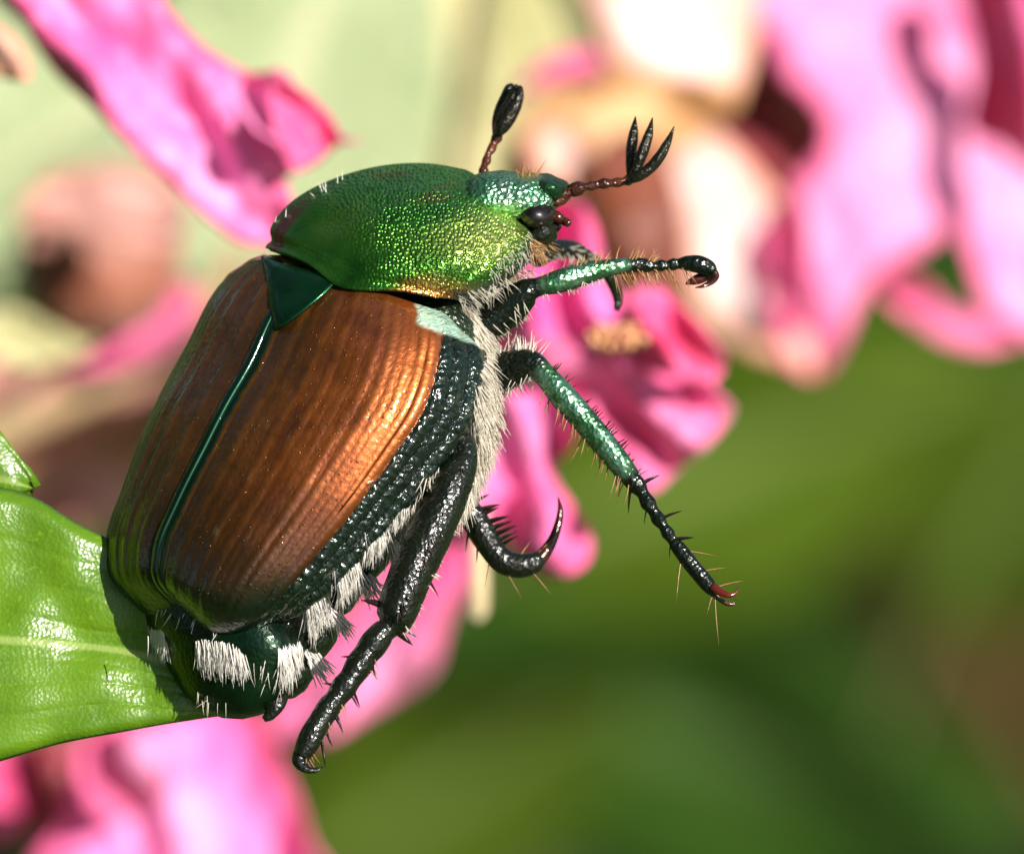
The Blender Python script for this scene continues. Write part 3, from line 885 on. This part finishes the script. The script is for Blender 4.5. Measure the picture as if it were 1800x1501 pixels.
PR = [((468,442),(797,529)), ((476,400),(850,513)), ((520,350),(897,486)), ((590,312),(930,455)), ((670,291),(946,428)),
      ((750,288),(938,408)), ((812,297),(912,390)), ((846,306),(886,366))]
def pr_shift(u, ph):
    a = ph / R(100)
    k = max(0, 1 - u / 0.16) ** 1.2
    lobe = 40 * math.exp(-((a - 0.30) / 0.24) ** 2) + 8 * math.exp(-((a - 0.75) / 0.2) ** 2)
    corner = 26 * max(0, min(1, (-a - 0.45) / 0.3))
    return (corner - lobe) * k
def pr_disp(u, ph):
    a = ph / R(100)
    h = 0.05 * noise.noise(Vector((u * 3.3, a * 4, 2)))
    h += 0.06 * math.exp(-((u - 0.012) / 0.012) ** 2) - 0.05 * math.exp(-((u - 0.045) / 0.02) ** 2)    # beaded hind margin
    h -= 0.10 * math.exp(-(((u - 0.20) / 0.07) ** 2 + ((a + 0.05) / 0.10) ** 2))                       # shallow dents
    h -= 0.08 * math.exp(-(((u - 0.42) / 0.06) ** 2 + ((a - 0.48) / 0.07) ** 2))
    h += 0.07 * math.exp(-((a - 0.86) / 0.03) ** 2) * (u < 0.9)
    h -= 0.35 * max(0, (u - 0.93) / 0.07) ** 2
    return h - 0.25 * max(0, (0.012 - u) / 0.012)
ph = [R(-125 + 285 * j / 200) for j in range(201)]
V, F, at = shell(PR, 170, ph, k=0.66, p=0.95, phiR=R(112), disp=pr_disp, shift=pr_shift, d0=-0.22)
at['um'], at['vm'] = [v.x for v in V], [v.y for v in V]
o = mesh_obj('pronotum', V, F, M['pronotum'], beetle, attrs=at)
s = o.modifiers.new('thick', 'SOLIDIFY'); s.thickness = 0.10 * MM; s.offset = -1
o['label'] = 'metallic green pitted thorax shield'
SOLID.append((V, F))

PY = [((232,1030),(505,1095)), ((242,1075),(515,1130)), ((268,1128),(512,1170)), ((310,1182),(498,1210)), ((334,1220),(482,1236)),
      ((358,1246),(456,1254)), ((392,1262),(425,1264))]
ph = [R(-100 + 230 * j / 80) for j in range(81)]
V, F, at = shell(PY, 80, ph, k=0.55, p=1.0, phiR=R(105), d0=0.1, bulge=0.9,
                 disp=lambda u, a: -0.10 * max(0, 1 - u / 0.25) + 0.12 * math.exp(-((u - 0.68) / 0.22) ** 2))
o = mesh_obj('pygidium', V, F, M['pygidium'], beetle, attrs=at)
o['label'] = 'dark green tail plate with two white tufts'
SOLID.append((V, F))

def body_mod(s, a):
    # overlapping belly segments towards the tail
    x = (s * 17) % 1.0
    return 1 + (0.075 * (x - 0.4) if s > 0.55 else 0.02 * math.sin(s * 30))
V, F = tube([(905,385,30,-0.2), (880,400,50,-0.2), (830,450,80,-0.2), (775,530,108,-0.1), (748,585,128,-0.1), (733,675,150,0), (690,764,162,0), (604,834,162,0),
             (541,900,150,0), (489,976,138,0), (461,1058,118,0), (458,1120,96,0), (462,1180,70,0), (466,1225,40,0), (468,1245,16,0)], 150, 48, mod=body_mod)
mesh_obj('body', V, F, M['body'], beetle)
SOLID.append((V, F))

# scutellum: a small shield laid over the meeting of the wing cases
ALLV, ALLF = [], []
for v, f in SOLID:
    o_ = len(ALLV); ALLV += v; ALLF += [tuple(i + o_ for i in q) for q in f]
BVH = BVHTree.FromPolygons([tuple(v) for v in ALLV], ALLF)
EYE = Vector((0, 0, -D))
def cast(px, py, default=-1.0, bvh=None):
    d = (W(px, py, 0) - EYE).normalized()
    h = (bvh or BVH).ray_cast(EYE, d)
    if h[0] is None: return W(px, py, default), Vector((0, 0, -1))
    n = h[1]
    if n.dot(d) > 0: n = -n
    return h[0], n
elv = BVHTree.FromPolygons([tuple(v) for v in SOLID[0][0] + SOLID[1][0]], SOLID[0][1] + [tuple(i + len(SOLID[0][0]) for i in q) for q in SOLID[1][1]])
V, F = [], []
a_, b_, c_ = Vector((460,452)), Vector((604,484)), Vector((482,584))
def terms(x, y):
    x, y = (x - 530) / 100, (y - 510) / 100
    return (1, x, y, x * x, x * y, y * y)
rows_, zs_ = [], []
for gx in range(450, 630, 6):
    for gy in range(450, 600, 6):
        h, n_ = cast(gx, gy, 99, elv)
        if h.z < 5:
            rows_.append(terms(gx, gy)); zs_.append(h.z - ((gx - 600) * 0.6 - (gy - 780) * 0.8) * K * TILT)
rows_, zs_ = np.array(rows_), np.array(zs_)
for _ in range(4):          # least squares, dropping what fell through the seam
    FIT = np.linalg.lstsq(rows_, zs_, rcond=None)[0]
    keep = np.abs(rows_ @ FIT - zs_) < max(0.08, 1.5 * np.std(rows_ @ FIT - zs_))
    rows_, zs_ = rows_[keep], zs_[keep]
FIT = [float(c) for c in FIT]
N = 26
idx = {}
for i in range(N + 1):
    for j in range(N + 1 - i):
        u, v = i / N, j / N
        q = a_ + (b_ - a_) * u + (c_ - a_) * v
        w_ = 1 - u - v
        q += Vector((0.5, 0.5)) * 26 * u * v
        h = W(q.x, q.y, sum(c * t for c, t in zip(FIT, terms(q.x, q.y))))
        lift = 0.25 + 0.10 * (u * v + v * w_) + 0.10 * u * w_ - 0.13 * max(0, 0.10 - min(u, v)) / 0.10
        idx[(i, j)] = len(V); V.append(h + Vector((0, 0, -1)) * lift)
for i in range(N):
    for j in range(N - i):
        F.append((idx[(i, j)], idx[(i + 1, j)], idx[(i, j + 1)]))
        if j < N - i - 1: F.append((idx[(i + 1, j)], idx[(i + 1, j + 1)], idx[(i, j + 1)]))
o = mesh_obj('scutellum', V, F, M['scutellum'], beetle)
s = o.modifiers.new('thick', 'SOLIDIFY'); s.thickness = 0.05 * MM; s.offset = 0
o['label'] = 'small dark green triangular shield between the wing cases'

# head
def blob(cx, cy, d, rx, ry, rz, ang=0, n=28, m=20, fn=None):
    V, F = [], []
    ca, sa = math.cos(ang), math.sin(ang)
    for i in range(m + 1):
        t = math.pi * i / m
        for j in range(n):
            f = 2 * math.pi * j / n
            q = Vector((math.cos(t), math.sin(t) * math.cos(f), math.sin(t) * math.sin(f)))
            r = fn(q) if fn else 1
            x, y, z = q.x * rx * r, q.y * ry * r, q.z * rz * r
            V.append(W(cx + x * ca - y * sa, cy + x * sa + y * ca, d + z * K))
    for i in range(m):
        for j in range(n):
            F.append((i*n + j, i*n + (j + 1) % n, (i+1)*n + (j + 1) % n, (i+1)*n + j))
    return V, F
hn = lambda q: 1 + 0.10 * noise.noise(q * 2.2)
V, F = tube([(842,352,46,-0.5), (870,352,52,-0.6), (905,352,50,-0.7), (940,352,47,-0.7), (962,356,40,-0.7), (975,362,26,-0.7), (980,366,8,-0.7)], 40, 36, flat=1.9,
            mod=lambda s, a: 1 + 0.05 * noise.noise(Vector((s * 5, math.cos(a) * 2, math.sin(a) * 2))))
hd = mesh_obj('head', V, F, M['head'], beetle)
hd['label'] = 'metallic pale green head'
V, F = blob(966, 333, -0.75, 38, 26, 92, R(18), fn=lambda q: 1 + 0.12 * noise.noise(q * 1.7) + 0.10 * max(0, q.x) ** 3)
mesh_obj('clypeus', V, F, M['clypeus'], hd)
V, F = blob(944, 377, -1.30, 33, 27, 38, R(14))
tag(mesh_obj('eye', V, F, M['eye'], hd), 'glossy black eye')
V, F = blob(952, 408, -1.0, 26, 30, 45, R(80), fn=hn)
mesh_obj('cheek', V, F, M['leg_black'], hd)
V, F = tube([(965,378,12,-1.2), (980,382,10,-1.3), (990,388,8,-1.3), (1001,393,7,-1.4), (1004,394,2,-1.4)], 16, 8)
mesh_obj('palp', V, F, M['claw'], hd)
V, F = tube([(960,392,14,-1.0), (976,398,11,-1.1), (984,404,6,-1.1)], 10, 8)
mesh_obj('palp', V, F, M['claw'], hd)
V, F = blob(983, 350, -1.25, 18, 13, 16, R(-25), 18, 12)
mesh_obj('antenna_socket', V, F, M['antenna'], hd)

def blade(path, n, flat, seedv=0):
    return tube(path, n, 16, flat=flat, mod=lambda s, a: 1 + 0.05 * noise.noise(Vector((s * 9, math.cos(a), seedv))))
an = mesh_obj('antenna', *tube([(985,345,13,-1.3), (1000,338,9,-1.35), (1004,336,12,-1.35), (1018,331,13,-1.4), (1030,328,7,-1.4), (1040,327,9,-1.4), (1050,325,7,-1.4), (1062,323,10,-1.4),
                                    (1074,322,7,-1.4), (1086,321,9,-1.4), (1096,319,7,-1.4), (1104,317,10,-1.4), (1112,312,8,-1.4)], 70, 12), M['antenna'], beetle)
an['label'] = 'russet antenna with three spread blades'
for i, pth in enumerate(([(1106,318,4,-1.3), (1108,296,8,-1.25), (1110,262,10,-1.2), (1114,232,8,-1.2), (1117,205,1,-1.2)],
                         [(1108,317,4,-1.5), (1118,298,8,-1.55), (1130,268,10,-1.6), (1140,238,8,-1.6), (1147,207,1,-1.6)],
                         [(1104,320,5,-1.6), (1126,309,9,-1.75), (1152,286,10,-1.8), (1170,258,8,-1.8), (1185,223,1,-1.8)])):
    mesh_obj('lamella', *blade(pth, 30, 1.8, i), M['lamella'], an)
an = mesh_obj('antenna', *tube([(852,312,8,0.2), (850,300,9,0.2), (851,292,6,0.2), (855,283,8,0.2), (858,272,6,0.2), (864,262,8,0.2), (868,252,7,0.2), (873,243,10,0.2), (876,236,8,0.2)], 50, 12), M['antenna'], beetle)
an['label'] = 'russet antenna with its dark club folded shut'
for i, pth in enumerate(([(872,240,6,0.3), (876,220,12,0.35), (883,195,14,0.4), (892,170,12,0.4), (898,152,9,0.4), (899,147,2,0.4)],
                         [(874,240,6,0.1), (882,220,13,0.05), (893,195,15,0), (903,172,12,0), (907,154,8,0), (907,149,2,0)],
                         [(875,238,6,0.0), (886,222,11,-0.1), (900,198,12,-0.15), (911,176,9,-0.15), (914,156,6,-0.15), (914,151,2,-0.15)])):
    mesh_obj('lamella', *blade(pth, 30, 1.3, i), M['lamella'], an)

# legs: each one continuous surface from thigh to last foot joint; claws, spines and hairs are its pieces
def leg(label, path, mat, sheen=None, n=150, sides=24, flat=0.9, seed=0):
    V, F = tube(path, n, sides, flat, mod=lambda s, a: 1 + 0.03 * noise.noise(Vector((s * 34, math.cos(a) * 1.3, math.sin(a) * 1.3 + seed))))
    at = None
    if sheen:
        sm = cr(path, n)
        at = {'sheen': []}
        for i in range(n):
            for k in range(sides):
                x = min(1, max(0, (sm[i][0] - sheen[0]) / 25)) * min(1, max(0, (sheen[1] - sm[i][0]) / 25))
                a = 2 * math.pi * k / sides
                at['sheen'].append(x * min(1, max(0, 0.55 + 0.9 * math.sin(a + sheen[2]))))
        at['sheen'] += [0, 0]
    o = mesh_obj('leg', V, F, mat, beetle, attrs=at)
    o['label'] = label
    return o
def claw(path, parent, mat='claw', flat=0.7):
    return mesh_obj('claw', *tube(path, 20, 10, flat), M[mat], parent)

def fringe(name, path, n, ang, spread, length, width, mat, parent, depth_j=0.12, r_off=0.8, bend=(0, 0, 0), seed=1, point=0.1, kind='stuff', label=None):
    """hairs or spines along a traced path; ang = image direction in degrees (0 right, 90 down)"""
    rnd = random.Random(seed)
    s = cr(path, 60)
    g = Geo()
    for i in range(n):
        p = s[rnd.randrange(60)]
        a = R(ang + rnd.uniform(-spread, spread))
        d = Vector((math.cos(a), -math.sin(a), rnd.uniform(-0.45, 0.35)))
        root = W(p[0], p[1], p[3] + rnd.uniform(-depth_j, depth_j)) + Vector((d.x, d.y, 0)) * (p[2] * K * r_off)
        g.strand(root, d, length * K * rnd.uniform(0.55, 1.15), width * K * rnd.uniform(0.8, 1.2), Vector(bend) + Vector((rnd.uniform(-.15, .15), rnd.uniform(-.15, .15), 0)), 4, point)
    o = g.build(name, M[mat], parent)
    o['kind'] = kind
    if label: o['label'] = label
    return o
def spines(path, spec, parent, mat='spine'):
    """single stout spines: (position along path 0..1, image direction, length px, width px)"""
    s = cr(path, 101)
    for t, ang, ln, w in spec:
        p = s[int(t * 100)]
        a = R(ang)
        g = Geo()
        d = Vector((math.cos(a), -math.sin(a), random.uniform(-0.3, 0.1)))
        g.strand(W(p[0], p[1], p[3]) + Vector((d.x, d.y, 0)) * (p[2] * K * 0.6), d, ln * K, w * K, Vector((0.05, -0.1, 0)), 4, 0.08)
        g.build('spine', M[mat], parent)

# front leg, near side
fl = [(830,590,30,-0.6), (862,566,32,-0.9), (895,540,33,-1.1), (918,520,28,-1.3), (930,510,22,-1.4), (945,505,17,-1.45), (985,494,21,-1.5), (1030,480,20,-1.5), (1075,470,15,-1.5),
      (1115,466,13,-1.5), (1140,467,12,-1.5), (1152,468,8,-1.5), (1162,467,11,-1.5), (1172,467,8,-1.5), (1184,465,11,-1.5), (1192,464,9,-1.5), (1206,463,13,-1.55), (1228,465,16,-1.6), (1246,472,14,-1.6), (1255,481,8,-1.6)]
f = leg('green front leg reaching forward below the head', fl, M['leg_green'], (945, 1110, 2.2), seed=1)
claw([(1253,476,7,-1.6), (1258,486,7,-1.6), (1250,496,6,-1.65), (1236,503,4,-1.7), (1222,506,1,-1.7)], f, 'claw')
claw([(1250,480,7,-1.4), (1240,486,9,-1.4), (1224,492,9,-1.4), (1208,498,3,-1.4), (1206,500,1,-1.4)], f, 'claw_red')
fringe('bristles', fl[5:12], 46, -62, 18, 24, 3.0, 'tan_hair', f, seed=2)
fringe('bristles', fl[8:13], 30, 62, 16, 38, 3.0, 'tan_hair', f, seed=3)
fringe('bristles', fl[11:17], 10, 62, 12, 44, 2.2, 'tan_hair', f, seed=4)
fringe('bristles', fl[0:4], 90, 60, 40, 34, 2.6, 'cream_hair', f, 0.3, 0.2, seed=5)
fringe('bristles', fl[5:9], 30, 90, 40, 12, 2.4, 'cream_hair', f, 0.2, 0.9, seed=6)
# front leg, far side
fl2 = [(940,450,22,2.0), (975,438,18,2.3), (1010,440,16,2.6), (1040,456,12,2.9), (1065,480,11,3.1), (1080,505,11,3.3), (1086,528,9,3.4), (1083,545,5,3.4)]
f = leg('far front leg half hidden behind the green one', fl2, M['leg_black'], n=70, sides=14, seed=3)
fringe('bristles', fl2[:5], 90, 60, 70, 22, 2.6, 'cream_hair', f, 0.2, 0.5, seed=8)
# middle leg
ml = [(835,652,40,-0.5), (870,655,38,-0.8), (900,648,33,-1.0), (922,640,27,-1.2), (938,640,22,-1.3), (955,656,20,-1.35), (990,697,24,-1.4), (1030,742,23,-1.4), (1070,790,22,-1.4), (1098,826,20,-1.4), (1112,844,17,-1.4),
      (1122,856,16,-1.4), (1130,868,11,-1.4), (1140,885,14,-1.4), (1148,897,10,-1.4), (1158,913,13,-1.4), (1166,925,9,-1.4), (1174,937,12,-1.4), (1181,948,9,-1.4), (1192,962,13,-1.4), (1215,992,14,-1.4), (1238,1020,14,-1.4), (1252,1036,12,-1.4), (1260,1044,7,-1.4)]
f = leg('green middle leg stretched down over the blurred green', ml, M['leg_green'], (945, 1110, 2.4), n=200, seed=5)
claw([(1252,1030,8,-1.5), (1266,1040,7,-1.55), (1282,1046,5,-1.6), (1293,1042,3,-1.6), (1297,1032,1,-1.6)], f, 'claw_red')
claw([(1250,1038,7,-1.3), (1262,1050,5,-1.3), (1276,1060,4,-1.3), (1288,1062,3,-1.3), (1294,1054,1,-1.3)], f, 'claw')
fringe('bristles', ml[5:11], 46, 100, 14, 46, 2.8, 'tan_hair', f, seed=9)
fringe('bristles', ml[5:11], 40, -38, 20, 20, 3.2, 'spine', f, seed=10)
fringe('bristles', ml[1:5], 60, 70, 50, 26, 2.6, 'cream_hair', f, 0.2, 0.9, seed=11)
fringe('bristles', ml[1:5], 50, -70, 30, 32, 2.6, 'cream_hair', f, 0.2, 0.9, seed=12)
spines(ml[10:24], [(0.0, 100, 45, 7), (0.05, -30, 34, 9), (0.2, 105, 28, 4), (0.33, -25, 36, 7), (0.5, -10, 34, 9), (0.5, 100, 26, 4)], f)
spines(ml[10:24], [(0.62, 100, 76, 3.5), (0.6, 5, 60, 3.5), (0.8, -15, 44, 3.5), (0.95, -20, 52, 4.5), (0.98, 88, 80, 3), (0.97, 110, 34, 3)], f, 'tan_hair')
# hind leg, near side
hl = [(745,800,28,-1.0), (780,775,30,-1.4), (806,770,26,-1.7), (816,785,24,-1.8), (812,815,30,-1.85), (796,850,38,-1.9), (772,905,42,-1.9), (745,960,44,-1.9), (720,1015,43,-1.9), (703,1060,41,-1.9), (692,1090,36,-1.9), (682,1104,22,-1.9),
      (672,1112,25,-1.9), (655,1134,28,-1.9), (643,1150,25,-1.9), (630,1170,27,-1.9), (616,1192,23,-1.9), (604,1208,25,-1.9), (590,1228,21,-1.9), (580,1240,23,-1.9), (562,1268,22,-1.9), (549,1290,23,-1.9), (537,1315,21,-1.9), (529,1332,15,-1.9)]
f = leg('thick black hind leg hanging below the belly', hl, M['leg_black'], n=220, sides=28, seed=7)
claw([(528,1322,12,-1.9), (526,1338,12,-1.95), (538,1351,8,-2.0), (555,1353,5,-2.0), (568,1347,1,-2.0)], f, 'leg_black')
claw([(534,1326,10,-1.7), (536,1340,9,-1.7), (545,1347,5,-1.7), (556,1346,1,-1.7)], f)
spines(hl[3:12], [(0.98, 40, 34, 14), (0.9, 200, 46, 16), (0.62, 60, 48, 6), (0.95, 35, 26, 9)], f)
spines(hl[12:24], [(0.15, 75, 34, 8), (0.38, 70, 36, 7), (0.42, 62, 30, 6), (0.58, 72, 42, 8), (0.6, 62, 34, 7), (0.72, 85, 64, 8), (0.7, 70, 36, 8), (0.22, 190, 26, 6), (0.45, 195, 24, 6)], f)
fringe('bristles', hl[4:11], 60, 55, 30, 20, 3.0, 'cream_hair', f, 0.25, 0.75, seed=13)
fringe('bristles', [(812,815,10,-2.25), (760,930,10,-2.35), (700,1070,10,-2.35)], 60, 75, 20, 22, 3, 'spine', f, 0.05, 0.8, seed=14)
fringe('bristles', hl[12:24], 26, 80, 25, 24, 2.6, 'tan_hair', f, 0.2, 0.8, seed=15)
# hind leg, far side, curled up
h2 = [(770,850,26,1.2), (805,880,25,1.2), (828,905,24,1.2), (850,940,24,1.2), (866,966,22,1.2), (885,986,23,1.2), (910,994,22,1.2), (935,990,20,1.2), (950,980,14,1.2)]
f = leg('curled far leg with a long hooked claw', h2, M['leg_black'], n=90, seed=9)
claw([(932,992,17,1.2), (952,978,13,1.2), (970,952,9,1.2), (981,922,7,1.2), (985,895,5,1.2), (981,874,1,1.2)], f, 'claw')
spines(h2[1:6], [(0.02, -35, 34, 9), (0.12, -32, 36, 10), (0.22, -20, 42, 12), (0.32, -30, 36, 10), (0.42, -22, 44, 12), (0.52, -25, 42, 12), (0.62, -28, 46, 12), (0.72, -32, 44, 10), (0.8, -35, 40, 9), (0.1, 110, 40, 8), (0.3, 105, 44, 7), (0.5, 100, 40, 6)], f)
spines(h2[4:9], [(0.1, 60, 72, 3.2), (0.7, 48, 52, 3.2), (0.0, 105, 52, 3), (0.5, -60, 44, 3), (0.75, -50, 60, 2.5)], f, 'tan_hair')

# hairs of the body
def hairs(name, poly, n, ang, spread, length, width, mat, seed=1, lift=0.35, bend=(0, 0, 0), default=-1.0, label=None, point=0.15, out=0.0):
    rnd = random.Random(seed)
    x0, x1 = min(p[0] for p in poly), max(p[0] for p in poly)
    y0, y1 = min(p[1] for p in poly), max(p[1] for p in poly)
    def inside(x, y):
        c = False
        for (ax, ay), (bx, by) in zip(poly, poly[1:] + poly[:1]):
            if (ay > y) != (by > y) and x < (bx - ax) * (y - ay) / (by - ay) + ax: c = not c
        return c
    g = Geo(); k = 0
    while k < n:
        x, y = rnd.uniform(x0, x1), rnd.uniform(y0, y1)
        if not inside(x, y): continue
        k += 1
        p, nn = cast(x, y, default)
        a0 = ang(x, y) if callable(ang) else ang
        a = R(a0 + rnd.gauss(0, spread))
        d = Vector((math.cos(a), -math.sin(a), rnd.uniform(-0.2, 0.1)))
        d = (d - nn * d.dot(nn) * 0.8 + nn * lift * rnd.uniform(0.5, 1.3) + Vector((out, 0, 0)))
        g.strand(p - nn * 0.02, d, length * K * rnd.uniform(0.5, 1.15), width * K * rnd.uniform(0.75, 1.25),
                 Vector(bend) + Vector((rnd.uniform(-.12, .12), rnd.uniform(-.1, .1), 0)), 5, point)
    o = g.build(name, M[mat], beetle)
    o['kind'] = 'stuff'
    if label: o['label'] = label
    return o
hairs('side_hair', [(828,545),(850,560),(862,610),(868,700),(862,770),(840,830),(812,890),(795,885),(818,820),(836,760),(826,690),(836,630)], 2600,
      lambda x, y: 62 if y < 640 else 78 if y < 760 else 98, 16, 46, 3.4, 'cream_hair', 21, 0.45, (0, -0.25, 0), label='dense cream fur along the side of the chest')
hairs('side_hair', [(800,520),(860,500),(930,470),(935,480),(900,512),(860,545),(840,570),(815,550)], 240, 40, 26, 30, 1.8, 'cream_hair', 22, 0.4, (0, -0.3, 0), label='pale fur under the edge of the thorax shield')
hairs('side_hair', [(870,400),(930,400),(945,430),(920,470),(870,500),(860,470)], 150, 55, 22, 17, 1.9, 'cream_hair', 23, 0.2, (0, -0.2, 0))
hairs('side_hair', [(740,830),(790,790),(800,830),(760,880),(725,910),(700,905)], 260, 105, 14, 52, 4.0, 'cream_hair', 24, 0.3)
hairs('head_hair', [(905,318),(940,312),(938,345),(915,345)], 60, -85, 24, 34, 2.8, 'tan_hair', 25, 0.6, default=-1.2)
hairs('head_hair', [(930,415),(960,425),(955,450),(930,450)], 60, 60, 25, 34, 2.6, 'tan_hair', 26, 0.4)
TUFT = 'white hair tuft on the belly edge'
for i, (poly, n, ang, ln, w, lab) in enumerate((
        ([(690,868),(722,872),(712,892),(690,890)], 90, 95, 44, 5.0, TUFT),
        ([(640,918),(682,912),(690,935),(645,945)], 130, 82, 52, 5.5, TUFT),
        ([(584,985),(632,968),(640,1000),(596,1014)], 160, 74, 58, 5.5, TUFT),
        ([(532,1046),(578,1036),(590,1066),(545,1078)], 160, 68, 58, 5.5, TUFT),
        ([(486,1128),(530,1122),(540,1148),(492,1158)], 160, 76, 50, 5.5, TUFT),
        ([(338,1116),(400,1120),(446,1134),(440,1152),(345,1138)], 150, 74, 52, 5.5, 'broad white hair tuft on the tail plate'),
        ([(254,1086),(282,1090),(292,1112),(258,1106)], 90, 76, 54, 5.0, 'narrow white hair tuft on the far side of the tail plate'))):
    poly = poly[:2] + [(x - (x - poly[0][0]) * 0.12, y + 12) for x, y in poly[2:]]
    hairs('hair_tuft', poly, int(n * 2.2), ang, 6, ln * (0.86 if i < 5 else 0.78), w * 0.5, 'white_hair', 40 + i, 0.16 if i < 6 else 0.03, (-0.05, -0.15, 0), default=-0.6, label=lab, point=0.12)
for i, (x, y, a) in enumerate(((640,1010,62), (588,1078,58), (545,1152,56), (690,960,70))):
    hairs('hair_tuft', [(x-12,y-14),(x+12,y-10),(x+16,y+12),(x-4,y+14)], 46, a, 11, 52, 4.5, 'white_hair', 60 + i, 0.7, default=-0.4, label='loose white fringe below a belly tuft', point=0.3)
hairs('tail_hair', [(440,1150),(475,1150),(500,1190),(495,1225),(470,1225)], 14, 100, 16, 36, 1.8, 'cream_hair', 70, 0.5, default=-0.6)
hairs('tail_hair', [(330,1200),(360,1235),(420,1248),(440,1240),(380,1225)], 9, 95, 18, 36, 2.0, 'cream_hair', 71, 0.5, default=-0.6)
hairs('tail_hair', [(270,1050),(300,1060),(400,1100),(400,1115),(340,1090),(270,1070)], 14, 100, 14, 30, 2.4, 'white_hair', 72, 0.4, default=-0.6)
hairs('tail_hair', [(560,330),(640,300),(470,400),(466,420)], 10, -110, 18, 20, 2.0, 'white_hair', 73, 0.6)
V, F = tube([(478,1205,26,-0.5), (484,1232,19,-0.6), (477,1254,12,-0.6), (464,1264,5,-0.6)], 16, 14, mod=lambda s, a: 1 + 0.15 * math.sin(3 * a + 5 * s))
mesh_obj('tail_tip', V, F, M['leg_black'], beetle)
# green notched plates of the belly segments, showing between the tufts
for x, y in ((655,985), (602,1050), (562,1125), (520,1192)):
    V, F = blob(x, y, 0.1, 40, 26, 70, R(-52), 24, 14, fn=lambda q: 1 + 0.12 * noise.noise(q * 3 + Vector((x, y, 0))))
    mesh_obj('belly_plate', V, F, M['body'], beetle)
